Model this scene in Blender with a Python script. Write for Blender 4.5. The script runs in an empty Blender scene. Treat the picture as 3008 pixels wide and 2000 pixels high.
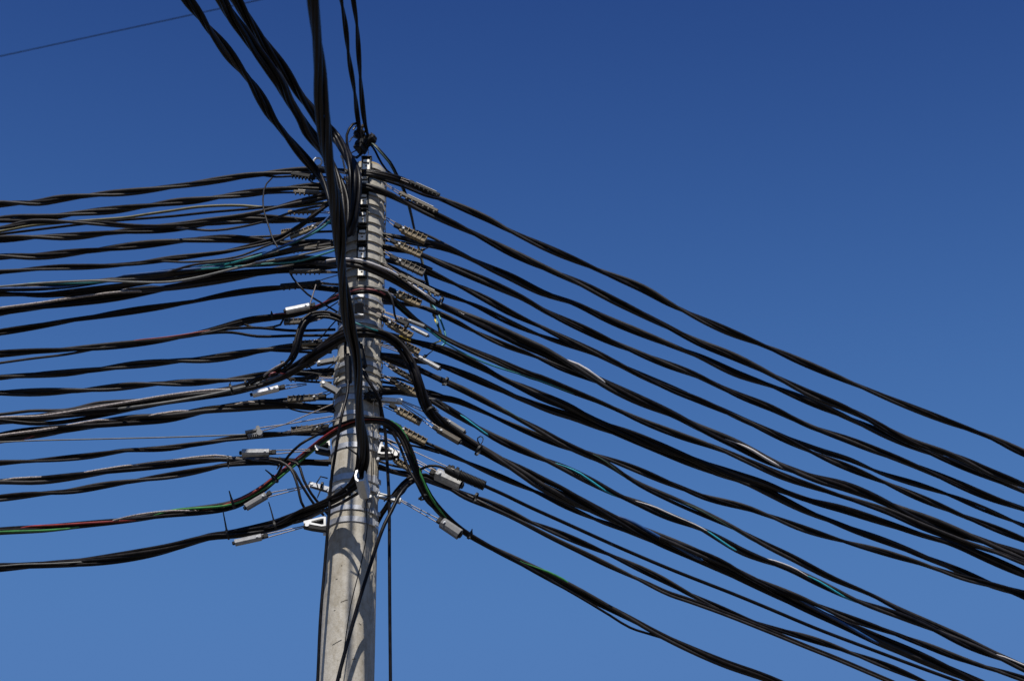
import bpy, bmesh, math, random
from mathutils import Vector, Matrix
random.seed(7)
R = math.radians
SC = bpy.context.scene
COL = SC.collection

# ------------------------------------------------------------------ camera, sky, sun, exposure
EYE = Vector((0.0, 0.0, 1.6))
PITCH = R(29.7)
FPX = 6400.0                       # focal length in photo pixels (3008 wide)
cam_d = bpy.data.cameras.new("camera")
cam_d.sensor_width = 23.5
cam_d.lens = 23.5 * FPX / 3008.0
cam_d.clip_start = 0.05
cam_d.clip_end = 6000
cam_d.dof.use_dof = True
cam_d.dof.focus_distance = 9.35
cam_d.dof.aperture_fstop = 2.6
cam = bpy.data.objects.new("camera", cam_d)
COL.objects.link(cam)
cam.location = EYE
cam.rotation_euler = (R(90) + PITCH, 0, 0)
SC.camera = cam

SUN_ELEV, SUN_AZ = R(57), R(3)    # sun behind the viewer, a little to the left
EXPOSURE = 0.35
world = bpy.data.worlds.new("World")
SC.world = world
world.use_nodes = True
wn, wl = world.node_tree.nodes, world.node_tree.links
sky = wn.new("ShaderNodeTexSky")
sky.sky_type = 'NISHITA'
sky.sun_disc = False
sky.sun_elevation = SUN_ELEV
sky.sun_rotation = R(180) + SUN_AZ
sky.altitude = 6000
sky.air_density = 2.5
sky.dust_density = 0.0
sky.ozone_density = 3.0
# the clear deep blue of the day: the sky's own contrast raised, the horizon held back
sk1 = wn.new("ShaderNodeVectorMath"); sk1.operation = 'SCALE'; sk1.inputs["Scale"].default_value = 0.1
sk2 = wn.new("ShaderNodeVectorMath"); sk2.operation = 'MINIMUM'; sk2.inputs[1].default_value = (.1610, .2585, .4410)
sk3 = wn.new("ShaderNodeSeparateXYZ")
sk4 = wn.new("ShaderNodeCombineXYZ")
wl.new(sky.outputs[0], sk1.inputs[0]); wl.new(sk1.outputs[0], sk2.inputs[0]); wl.new(sk2.outputs[0], sk3.inputs[0])
def wmath(op, a, b=None, c=None):
    n = wn.new("ShaderNodeMath"); n.operation = op
    for k, x in enumerate((a, b, c)):
        if x is None: continue
        if isinstance(x, (int, float)): n.inputs[k].default_value = x
        else: wl.new(x, n.inputs[k])
    return n.outputs[0]
for i, (c0_, g_, h_) in enumerate(((-16.437, -15.297, -4.197), (-10.337, -12.906, -4.779), (-3.746, -7.306, -4.4715))):
    v_ = wmath('LOGARITHM', sk3.outputs[i], math.e)
    q_ = wmath('MULTIPLY_ADD', v_, h_, g_)
    e_ = wmath('EXPONENT', wmath('MULTIPLY_ADD', v_, q_, c0_))
    wl.new(wmath('MULTIPLY', e_, 10 / 2 ** EXPOSURE), sk4.inputs[i])
wl.new(sk4.outputs[0], wn["Background"].inputs[0])
wn["Background"].inputs[1].default_value = 0.1

sun_d = bpy.data.lights.new("sun", 'SUN')
sun_d.energy = 5.0
sun_d.angle = R(0.53)
sun_d.color = (1.0, 0.95, 0.87)
sun = bpy.data.objects.new("sun", sun_d)
COL.objects.link(sun)
to_sun = Vector((-math.sin(SUN_AZ) * math.cos(SUN_ELEV), -math.cos(SUN_AZ) * math.cos(SUN_ELEV), math.sin(SUN_ELEV)))
sun.rotation_euler = to_sun.to_track_quat('Z', 'Y').to_euler()
sun.location = to_sun * 40

SC.view_settings.view_transform = 'Standard'
SC.view_settings.look = 'None'
SC.view_settings.exposure = EXPOSURE
SC.view_settings.gamma = 1

# ------------------------------------------------------------------ helpers
CP, SP = math.cos(PITCH), math.sin(PITCH)

def P(px, py, Y):
    """the point of the vertical plane y = Y that the photo shows at pixel px, py"""
    a, b = (px - 1504.0) / FPX, (1000.0 - py) / FPX
    d = Vector((a, CP - b * SP, SP + b * CP))
    return EYE + d * (Y / d.y)

def PL(px, py, z):
    """the point at height z that the photo shows at pixel px, py"""
    a, b = (px - 1504.0) / FPX, (1000.0 - py) / FPX
    d = Vector((a, CP - b * SP, SP + b * CP))
    return EYE + d * ((z - EYE.z) / d.z)

def tag(o, label=None, cat=None, group=None, kind=None):
    if label: o["label"] = label
    if cat: o["category"] = cat
    if group: o["group"] = group
    if kind: o["kind"] = kind
    return o

def empty(name, loc, label, cat, group=None):
    o = bpy.data.objects.new(name, None)
    o.empty_display_size = 0.05
    COL.objects.link(o)
    o.location = loc
    return tag(o, label, cat, group)

def link(name, me, parent=None, local=False):
    """link mesh data as one object; world-space meshes keep their place under a moved parent"""
    o = bpy.data.objects.new(name, me)
    COL.objects.link(o)
    if parent is not None:
        o.parent = parent
        if not local:
            o.matrix_parent_inverse = parent.matrix_basis.inverted()
    return o

def finish(bm, name, material, smooth=True, angle=40):
    me = bpy.data.meshes.new(name)
    bmesh.ops.recalc_face_normals(bm, faces=bm.faces)
    if smooth:
        for f in bm.faces: f.smooth = True
        lim = R(angle)
        for e in bm.edges:
            if len(e.link_faces) == 2 and e.calc_face_angle(0) > lim:
                e.smooth = False
    bm.to_mesh(me)
    bm.free()
    me.materials.append(material)
    return me

def b_box(bm, c, s, bev=0.0, rot=None):
    r = bmesh.ops.create_cube(bm, size=1.0)
    vs = r["verts"]
    for v in vs:
        v.co = Vector((v.co.x * s[0], v.co.y * s[1], v.co.z * s[2]))
    if bev > 0:
        es = list({e for v in vs for e in v.link_edges})
        rr = bmesh.ops.bevel(bm, geom=es, offset=bev, segments=1, affect='EDGES', profile=0.5)
        vs = list({v for f in rr["faces"] for v in f.verts} | {v for v in vs if v.is_valid})
    for v in vs:
        if rot is not None: v.co = rot @ v.co
        v.co += Vector(c)
    return vs

def b_cyl(bm, p0, p1, r, n=12, r2=None):
    p0, p1 = Vector(p0), Vector(p1)
    d = p1 - p0
    M = Matrix.Translation((p0 + p1) / 2) @ d.to_track_quat('Z', 'Y').to_matrix().to_4x4()
    bmesh.ops.create_cone(bm, cap_ends=True, segments=n, radius1=r, radius2=r if r2 is None else r2, depth=d.length, matrix=M)

def b_prism(bm, pts, y0, y1):
    """outline in x, z pulled from y0 to y1"""
    a = [bm.verts.new((x, y0, z)) for x, z in pts]
    b = [bm.verts.new((x, y1, z)) for x, z in pts]
    n = len(pts)
    bm.faces.new(a); bm.faces.new(list(reversed(b)))
    for i in range(n):
        bm.faces.new((a[i], b[i], b[(i + 1) % n], a[(i + 1) % n]))

def b_xprism(bm, pts, x0, x1, cap=True):
    """outline in y, z pulled from x0 to x1"""
    a = [bm.verts.new((x0, y, z)) for y, z in pts]
    b = [bm.verts.new((x1, y, z)) for y, z in pts]
    n = len(pts)
    if cap:
        bm.faces.new(a); bm.faces.new(list(reversed(b)))
    for i in range(n):
        bm.faces.new((a[i], b[i], b[(i + 1) % n], a[(i + 1) % n]))

def b_frame(bm, outer, inner, y0, y1):
    """a flat frame between two outlines of as many points (x, z), pulled from y0 to y1"""
    n = len(outer)
    q = []
    for pts, y in ((outer, y0), (inner, y0), (inner, y1), (outer, y1)):
        q.append([bm.verts.new((x, y, z)) for x, z in pts])
    for i in range(n):
        j = (i + 1) % n
        for k in range(4):
            a, b = q[k], q[(k + 1) % 4]
            bm.faces.new((a[i], a[j], b[j], b[i]))

def spline(pts, step=0.03):
    """centripetal Catmull-Rom through the points, sampled evenly"""
    n = len(pts)
    if n == 2:
        pts = [pts[0], pts[0].lerp(pts[1], .5), pts[1]]; n = 3
    ext = [pts[0] * 2 - pts[1]] + list(pts) + [pts[-1] * 2 - pts[-2]]
    dense = []
    for i in range(1, n):
        p0, p1, p2, p3 = ext[i - 1], ext[i], ext[i + 1], ext[i + 2]
        t0 = 0.0
        t1 = t0 + max(1e-5, (p1 - p0).length) ** .5
        t2 = t1 + max(1e-5, (p2 - p1).length) ** .5
        t3 = t2 + max(1e-5, (p3 - p2).length) ** .5
        m = max(3, int((p2 - p1).length / step * 2))
        for k in range(m):
            t = t1 + (t2 - t1) * k / m
            A1 = p0 * ((t1 - t) / (t1 - t0)) + p1 * ((t - t0) / (t1 - t0))
            A2 = p1 * ((t2 - t) / (t2 - t1)) + p2 * ((t - t1) / (t2 - t1))
            A3 = p2 * ((t3 - t) / (t3 - t2)) + p3 * ((t - t2) / (t3 - t2))
            B1 = A1 * ((t2 - t) / (t2 - t0)) + A2 * ((t - t0) / (t2 - t0))
            B2 = A2 * ((t3 - t) / (t3 - t1)) + A3 * ((t - t1) / (t3 - t1))
            dense.append(B1 * ((t2 - t) / (t2 - t1)) + B2 * ((t - t1) / (t2 - t1)))
    dense.append(pts[-1].copy())
    out, acc = [dense[0]], 0.0
    for a, b in zip(dense, dense[1:]):
        acc += (b - a).length
        if acc >= step:
            out.append(b); acc = 0.0
    if (out[-1] - dense[-1]).length > step * .3: out.append(dense[-1])
    return out

def tube(bm, pts, r, n=8):
    """a round wire along the points; r is a number or a function of 0..1"""
    m = len(pts)
    prev, up, rings = None, None, []
    for i, p in enumerate(pts):
        t = (pts[min(i + 1, m - 1)] - pts[max(i - 1, 0)]).normalized()
        if up is None:
            up = Vector((0, -.5, .87))
            if abs(up.dot(t)) > .9: up = Vector((1, 0, 0))
        up = (up - t * up.dot(t)).normalized()
        sd = t.cross(up)
        rr = r(i / (m - 1)) if callable(r) else r
        rings.append([bm.verts.new(p + (up * math.cos(k * 2 * math.pi / n) + sd * math.sin(k * 2 * math.pi / n)) * rr) for k in range(n)])
    for a, b in zip(rings, rings[1:]):
        for k in range(n):
            bm.faces.new((a[k], a[(k + 1) % n], b[(k + 1) % n], b[k]))
    bm.faces.new(list(reversed(rings[0]))); bm.faces.new(rings[-1])

def wire_mesh(pts, r, material, n=8):
    bm = bmesh.new()
    tube(bm, pts, r, n)
    return finish(bm, "wire", material, True, 60)

# ------------------------------------------------------------------ materials
def mat(name, col, rough=.5, metal=0.0, var=.25, scale=40, bump=0.0, bscale=200, spec=.5, stain=None):
    m = bpy.data.materials.new(name)
    m.use_nodes = True
    nt = m.node_tree
    N, L = nt.nodes, nt.links
    b = N["Principled BSDF"]
    tc = N.new("ShaderNodeTexCoord")
    nz = N.new("ShaderNodeTexNoise")
    nz.inputs["Scale"].default_value = scale
    nz.inputs["Detail"].default_value = 6
    nz.inputs["Roughness"].default_value = .6
    L.new(tc.outputs["Object"], nz.inputs["Vector"])
    cr = N.new("ShaderNodeValToRGB")
    cr.color_ramp.elements[0].position = .3
    cr.color_ramp.elements[1].position = .7
    lo = [c * (1 - var) for c in col]
    hi = [min(1, c * (1 + var)) for c in (stain or col)]
    cr.color_ramp.elements[0].color = (*lo, 1)
    cr.color_ramp.elements[1].color = (*hi, 1)
    L.new(nz.outputs["Fac"], cr.inputs["Fac"])
    L.new(cr.outputs["Color"], b.inputs["Base Color"])
    mr = N.new("ShaderNodeMapRange")
    mr.inputs["To Min"].default_value = max(.05, rough - .1)
    mr.inputs["To Max"].default_value = min(1, rough + .12)
    L.new(nz.outputs["Fac"], mr.inputs["Value"])
    L.new(mr.outputs["Result"], b.inputs["Roughness"])
    b.inputs["Metallic"].default_value = metal
    b.inputs["Specular IOR Level"].default_value = spec
    if bump > 0:
        n2 = N.new("ShaderNodeTexNoise")
        n2.inputs["Scale"].default_value = bscale
        n2.inputs["Detail"].default_value = 4
        L.new(tc.outputs["Object"], n2.inputs["Vector"])
        bp = N.new("ShaderNodeBump")
        bp.inputs["Strength"].default_value = bump
        bp.inputs["Distance"].default_value = .004
        L.new(n2.outputs["Fac"], bp.inputs["Height"])
        L.new(bp.outputs["Normal"], b.inputs["Normal"])
    return m

M = dict(
    black=mat("black sheath", (.0042, .004, .0052), .36, 0, .5, 25, .1, 300, .11, (.0065, .006, .007)),
    black_b=mat("weathered black sheath", (.010, .009, .0095), .5, 0, .5, 18, .15, 300, .29, (.017, .0145, .0145)),
    black_c=mat("brownish black sheath", (.0065, .0055, .0057), .40, 0, .45, 30, .1, 300, .13, (.010, .008, .0076)),
    grey=mat("grey sheath", (.11, .11, .105), .5, 0, .3, 25),
    white=mat("pale sheath", (.42, .40, .40), .45, 0, .15, 25),
    rope=mat("braided grey sheath", (.16, .145, .14), .5, 0, .85, 160, .3, 500, .5, (.22, .19, .18)),
    olive=mat("olive sheath", (.085, .075, .028), .5, 0, .3, 25),
    teal=mat("teal sheath", (.010, .14, .15), .45, 0, .3, 25),
    cyan=mat("cyan sheath", (.014, .24, .33), .45, 0, .25, 25),
    blue=mat("blue sheath", (.007, .05, .17), .45, 0, .3, 25),
    navy=mat("dark blue sheath", (.012, .03, .075), .42, 0, .3, 25),
    green=mat("green sheath", (.022, .145, .028), .4, 0, .3, 25),
    dgreen=mat("dark green sheath", (.022, .045, .03), .45, 0, .3, 25),
    red=mat("red sheath", (.20, .019, .018), .4, 0, .3, 25),
    dred=mat("dark red sheath", (.13, .022, .025), .45, 0, .3, 25),
    yellow=mat("yellow sheath", (.60, .42, .03), .45, 0, .2, 25),
    tan=mat("weathered tan plastic", (.150, .112, .062), .65, 0, .45, 60, .25, 250, .25, (.18, .143, .092)),
    taupe=mat("grey brown plastic", (.060, .047, .031), .6, 0, .35, 60, .2, 250),
    dark=mat("dark plastic and shaded hollows", (.010, .0095, .0095), .55, 0, .4, 60, .1, 250, .2),
    palestrip=mat("pale plastic", (.42, .40, .36), .5, 0, .2, 60),
    alum=mat("weathered aluminium", (.27, .27, .272), .45, .5, .25, 60, .1, 400),
    alu=mat("aluminium", (.58, .58, .59), .36, .7, .12, 60, .08, 400),
    alud=mat("dull aluminium", (.15, .15, .152), .7, .1, .2, 60, .1, 400),
    galv=mat("galvanised steel", (.40, .41, .43), .55, .35, .25, 50, .1, 250),
    galvw=mat("bright galvanised steel", (.60, .60, .59), .5, .25, .1, 50),
    strap=mat("stainless strap", (.40, .41, .44), .48, .6, .25, 30, .05, 300),
    cable=mat("steel strand", (.20, .175, .16), .5, .5, .5, 300, .3, 600),
    dull=mat("dusty dull strap", (.35, .33, .29), .7, .05, .3, 25, .1, 200, .3),
    chalk=mat("chalky zinc", (.74, .71, .64), .6, .05, .2, 60, .1, 250),
    tie_shade_black=mat("black of ties tape and shaded cheeks", (.010, .010, .0105), .5, 0, .4, 50, .1, 250, .25),  # black of ties and tape, also the shade painted on the hook plates' cheeks
)

def concrete():
    m = bpy.data.materials.new("spun concrete")
    m.use_nodes = True
    nt = m.node_tree
    N, L = nt.nodes, nt.links
    b = N["Principled BSDF"]
    tc = N.new("ShaderNodeTexCoord")
    def noise(scale, detail, rough=.6, stretch=(1, 1, 1)):
        mp = N.new("ShaderNodeMapping")
        mp.inputs["Scale"].default_value = stretch
        L.new(tc.outputs["Object"], mp.inputs["Vector"])
        n = N.new("ShaderNodeTexNoise")
        n.inputs["Scale"].default_value = scale
        n.inputs["Detail"].default_value = detail
        n.inputs["Roughness"].default_value = rough
        L.new(mp.outputs["Vector"], n.inputs["Vector"])
        return n
    def ramp(src, stops):
        r = N.new("ShaderNodeValToRGB")
        e = r.color_ramp.elements
        e[0].position, e[0].color = stops[0][0], (*stops[0][1], 1)
        e[1].position, e[1].color = stops[-1][0], (*stops[-1][1], 1)
        for p, c in stops[1:-1]:
            x = e.new(p); x.color = (*c, 1)
        L.new(src, r.inputs["Fac"])
        return r
    def mix(kind, fac, a, c):
        x = N.new("ShaderNodeMixRGB")
        x.blend_type = kind
        if isinstance(fac, float): x.inputs[0].default_value = fac
        else: L.new(fac, x.inputs[0])
        L.new(a, x.inputs[1]); L.new(c, x.inputs[2])
        return x
    base = ramp(noise(7, 8, .65, (1, 1, .45)).outputs["Fac"], [(.3, (.335, .305, .255)), (.5, (.395, .37, .325)), (.7, (.455, .432, .39))])
    mott = ramp(noise(45, 6, .7, (1, 1, .6)).outputs["Fac"], [(.34, (.62, .58, .50)), (.56, (1, 1, 1))])
    c1 = mix('MULTIPLY', .6, base.outputs[0], mott.outputs[0])
    # round and crescent water marks of the mould, thin and brown
    vo = N.new("ShaderNodeTexVoronoi")
    vo.feature = 'DISTANCE_TO_EDGE'
    vo.inputs["Scale"].default_value = 11
    wv = N.new("ShaderNodeMapping"); wv.inputs["Scale"].default_value = (1, 1, .8)
    dn = noise(9, 4)
    ad = N.new("ShaderNodeVectorMath"); ad.operation = 'ADD'
    sc = N.new("ShaderNodeVectorMath"); sc.operation = 'SCALE'; sc.inputs["Scale"].default_value = .12
    L.new(dn.outputs["Color"], sc.inputs[0])
    L.new(tc.outputs["Object"], ad.inputs[0]); L.new(sc.outputs[0], ad.inputs[1])
    L.new(ad.outputs[0], wv.inputs["Vector"]); L.new(wv.outputs[0], vo.inputs["Vector"])
    vr = ramp(vo.outputs["Distance"], [(.0, (.66, .60, .50)), (.035, (1, 1, 1))])
    c2 = mix('MULTIPLY', .22, c1.outputs[0], vr.outputs[0])
    streak = ramp(noise(38, 5, .6, (1, 1, .05)).outputs["Fac"], [(.36, (.80, .77, .71)), (.55, (1, 1, 1))])
    c2 = mix('MULTIPLY', .55, c2.outputs[0], streak.outputs[0])
    pits = ramp(noise(170, 3, .7).outputs["Fac"], [(.29, (.22, .21, .19)), (.35, (1, 1, 1))])
    c3 = mix('MULTIPLY', .8, c2.outputs[0], pits.outputs[0])
    # rusty, mossy rim at the very top of the pole
    sx = N.new("ShaderNodeSeparateXYZ")
    L.new(tc.outputs["Object"], sx.inputs[0])
    mr = N.new("ShaderNodeMapRange")
    mr.inputs["From Min"].default_value = ZTOP - .10
    mr.inputs["From Max"].default_value = ZTOP - .0
    L.new(sx.outputs["Z"], mr.inputs["Value"])
    mu = N.new("ShaderNodeMath"); mu.operation = 'MULTIPLY'
    L.new(mr.outputs[0], mu.inputs[0]); L.new(mott.outputs[0], mu.inputs[1])
    rust = N.new("ShaderNodeRGB"); rust.outputs[0].default_value = (.22, .16, .06, 1)
    c4 = mix('MIX', mu.outputs[0], c3.outputs[0], rust.outputs[0])
    L.new(c4.outputs[0], b.inputs["Base Color"])
    b.inputs["Roughness"].default_value = .85
    b.inputs["Specular IOR Level"].default_value = .25
    bp = N.new("ShaderNodeBump")
    bp.inputs["Strength"].default_value = .35
    bp.inputs["Distance"].default_value = .006
    L.new(noise(60, 8, .7).outputs["Fac"], bp.inputs["Height"])
    L.new(bp.outputs["Normal"], b.inputs["Normal"])
    return m

# ------------------------------------------------------------------ the pole
YP = 8.83                                    # distance of the pole's axis
AX = lambda y: 1017 + (2000 - y) * 62 / 1530.0
XP = P(AX(1200), 1200, YP).x
ZTOP = P(AX(470), 470, YP - .09).z
ZB = P(AX(2000), 2000, YP - .12).z
def rad(z): return .0905 + (ZTOP - z) / (ZTOP - ZB) * (.120 - .0905)
def zfront(y):
    """height of the point of the pole's front that the photo shows at row y"""
    z = 6.0
    for _ in range(6): z = P(AX(y), y, YP - rad(z)).z
    return z
M["concrete"] = concrete()
M["stain"] = mat("dark grit in the concrete", (.07, .062, .05), .9, 0, .4, 80)
PXM0 = 9.65 / FPX

ground_bm = bmesh.new()
bmesh.ops.create_grid(ground_bm, x_segments=4, y_segments=4, size=3000)
g = link("ground", finish(ground_bm, "ground", mat("dry ground", (.085, .078, .065), .9, 0, .35, 3, .3, 30)))
tag(g, "flat dry ground far below the pole", "ground", None, "structure")

pole = empty("utility_pole", (XP, YP, 0), "tall tapered grey concrete utility pole carrying all the cables", "pole")
bm = bmesh.new()
NS = 64
prof = [(rad(0), -.2)] + [(rad(z), z) for z in [i * .25 for i in range(0, int(ZTOP / .25) + 1)] if z < ZTOP - .05] + [(rad(ZTOP), ZTOP - .012), (rad(ZTOP) - .008, ZTOP), (.055, ZTOP), (.05, ZTOP - .06)]
rings = [[bm.verts.new((XP + r * math.cos(k * 2 * math.pi / NS), YP + r * math.sin(k * 2 * math.pi / NS), z)) for k in range(NS)] for r, z in prof]
for a, b in zip(rings, rings[1:]):
    for k in range(NS): bm.faces.new((a[k], a[(k + 1) % NS], b[(k + 1) % NS], b[k]))
bm.faces.new(rings[-1])
link("shaft", finish(bm, "shaft", M["concrete"]), pole)
for ang in (R(-28), R(-28 + 180)):            # the two mould seams, rough ridges down the shaft
    bm = bmesh.new()
    n = Vector((math.cos(ang), math.sin(ang), 0)); s = Vector((-n.y, n.x, 0))
    prev = None
    zz = 0.0
    rnd = random.Random(3)
    while zz < ZTOP - .02:
        r = rad(zz)
        w1, w2, h = .011 + rnd.uniform(-.003, .003), .011 + rnd.uniform(-.003, .003), .005 + rnd.uniform(-.0025, .002)
        c = Vector((XP, YP, zz))
        row = [bm.verts.new(c + n * (r - .004) - s * (w1 + .004)), bm.verts.new(c + n * (r + h) - s * w1), bm.verts.new(c + n * (r + h) + s * w2), bm.verts.new(c + n * (r - .004) + s * (w2 + .004))]
        if prev:
            for k in range(3): bm.faces.new((prev[k], prev[k + 1], row[k + 1], row[k]))
        prev = row
        zz += .02
    link("mould_seam", finish(bm, "mould_seam", M["concrete"], True, 60), pole)

for px, py, ln, tilt in ((986, 1698, 8, 12), (980, 1790, 7, 15), (990, 1886, 30, 24), (1012, 1765, 22, 18), (1060, 1830, 9, -30), (1068, 1740, 6, 60), (1003, 1660, 5, 80), (1040, 1935, 14, 8)):
    p = P(px, py, YP - .11)
    n = Vector((p.x - XP, p.y - YP, 0)).normalized()
    c = Vector((XP, YP, p.z)) + n * (rad(p.z) + .0002)
    tv = Vector((-n.y, n.x, 0)) * math.cos(R(tilt)) + Vector((0, 0, 1)) * math.sin(R(tilt))
    uv = n.cross(tv)
    bm = bmesh.new()
    L_ = ln * PXM0
    rim = [c + tv * L_ * (a - .5) + uv * (.0016 * math.sin(math.pi * a) * sg + .0004 * math.sin(a * 17)) + n * .0006 for a, sg in [(k / 8, 1) for k in range(9)] + [(k / 8, -1) for k in range(7, 0, -1)]]
    top_ = [bm.verts.new(v) for v in rim]; low_ = [bm.verts.new(v - n * .003) for v in rim]
    bm.faces.new(top_)
    for k in range(len(rim)): bm.faces.new((top_[k], low_[k], low_[(k + 1) % len(rim)], top_[(k + 1) % len(rim)]))
    link("chip", finish(bm, "chip", M["stain"], False), pole)

# ------------------------------------------------------------------ steel straps round the pole
ORD = "first second third fourth fifth sixth seventh eighth ninth tenth eleventh twelfth thirteenth fourteenth fifteenth sixteenth seventeenth eighteenth nineteenth twentieth".split()
def strap(y, h, label, group, material="strap", buckle=None, tilt=0.0):
    z = zfront(y)
    r = rad(z) + (.0065 if material == "dull" else .0022 if "low" in group else .0045)
    root = empty("steel_strap", (XP, YP, z), label, "strap", group)
    root.rotation_euler = (R(random.uniform(-.8, .8)), R(tilt), random.uniform(0, 6))
    bm = bmesh.new()
    n = 56
    rr = [(r, -h / 2), (r + .0022, -h / 2), (r + .0022, h / 2), (r, h / 2)]
    q = [[bm.verts.new((a * math.cos(k * 2 * math.pi / n), a * math.sin(k * 2 * math.pi / n), b)) for k in range(n)] for a, b in rr]
    for i in range(4):
        for k in range(n): bm.faces.new((q[i][k], q[i][(k + 1) % n], q[(i + 1) % 4][(k + 1) % n], q[(i + 1) % 4][k]))
    o = link("band", finish(bm, "band", M[material]), root, True)
    if buckle is not None:
        bm = bmesh.new()
        a = R(buckle) - root.rotation_euler.z
        rot = Matrix.Rotation(a, 3, 'Z')
        c = rot @ Vector((r + .006, 0, 0))
        b_box(bm, c, (.009, .034, h * 1.35), .002, rot)
        b_box(bm, rot @ Vector((r + .009, .026, 0)), (.004, .022, h * .8), .001, rot)
        link("buckle", finish(bm, "buckle", M["galv" if material != "dull" else "dull"], False), root, True)
    return root

ys_upper = [487, 514, 541, 567, 594, 621, 647, 673, 699, 726, 752, 779, 806, 838]
for i, y in enumerate(ys_upper):
    strap(y + random.uniform(-2, 2), .026 + random.uniform(-.003, .003), f"dull steel strap, {ORD[i]} in the dense stack below the pole top", "straps stacked on the upper pole", "dull", random.choice((None, None, -25, -150)), random.uniform(-1.2, 1.2))
ys_mid = [872, 893, 914, 942, 966, 1040, 1062, 1084, 1106, 1128, 1150]
for i, y in enumerate(ys_mid):
    strap(y, .019 + random.uniform(-.003, .004), f"narrow steel strap, {ORD[i]} from the top in the loose middle group on the pole", "straps round the middle of the pole", "dull" if i % 3 else "strap", random.choice((None, -35, -150)), random.uniform(-1.5, 1.5))
for y, h, lab, tl in [(1164, .030, "wide steel strap just above the black tape lump on the pole", .5), (1211, .020, "steel strap just above the crossing red and green cables", -.8),
                      (1266, .026, "bright steel strap on bare concrete just under the crossing red and green cables", 0),
                      (1305, .026, "bright steel strap level with the two bright triangular brackets", .3), (1396, .030, "bright wide strap level with the open aluminium clamp facing the viewer", -.3),
                      (1424, .024, "strap directly below the bright wide one, in the shade of the thick bundle", .4), (1489, .022, "strap behind the folded plate bracket facing the viewer", 0),
                      (1522, .026, "lowest steel strap round the pole, above bare concrete", -.3)]:
    strap(y, h, lab, "single straps on the lower pole", "strap", random.choice((-32, -40)), tl)

# ------------------------------------------------------------------ cable bundles
LAY = {1: [(0, 0, 1)], 2: [(0, .47, .53), (math.pi, .47, .53)],
       3: [(0, .57, .43), (2.9, .56, .44), (4.5, .26, .40)],
       4: [(0, .61, .39), (1.7, .26, .42), (3.2, .60, .40), (4.8, .22, .38)],
       5: [(0, .66, .34), (1.1, .42, .36), (2.4, .5, .36), (3.4, .64, .36), (5.0, .34, .36)],
       6: [(0, .68, .32), (1.0, .52, .34), (2.1, .34, .36), (3.1, .66, .32), (4.2, .52, .34), (5.3, .28, .36)]}
PXM = 9.65 / FPX                                # metres that one photo pixel spans at the pole
XPOLE = 1048
def lift(path, Y0, sl=.25, sr=.5):
    pts = []
    for q in path:
        if isinstance(q, Vector): pts.append(q); continue
        x, y = q[0], q[1]
        if len(q) > 2: Y = q[2]
        else: Y = Y0 + (max(0, XPOLE - x) * sl + max(0, x - XPOLE) * sr) / 1000.0
        pts.append(P(x, y, Y))
    return pts

def extend(pts, start, end):
    pts = list(pts)
    if start:
        d = (pts[0] - pts[2]).normalized()
        pts.insert(0, pts[0] + d * start * .5); pts.insert(0, pts[0] + (d + Vector((0, 0, .04))) * start * .5)
    if end:
        d = (pts[-1] - pts[-3]).normalized()
        pts.append(pts[-1] + d * end * .5); pts.append(pts[-1] + (d + Vector((0, 0, .04))) * end * .5)
    return pts

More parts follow.
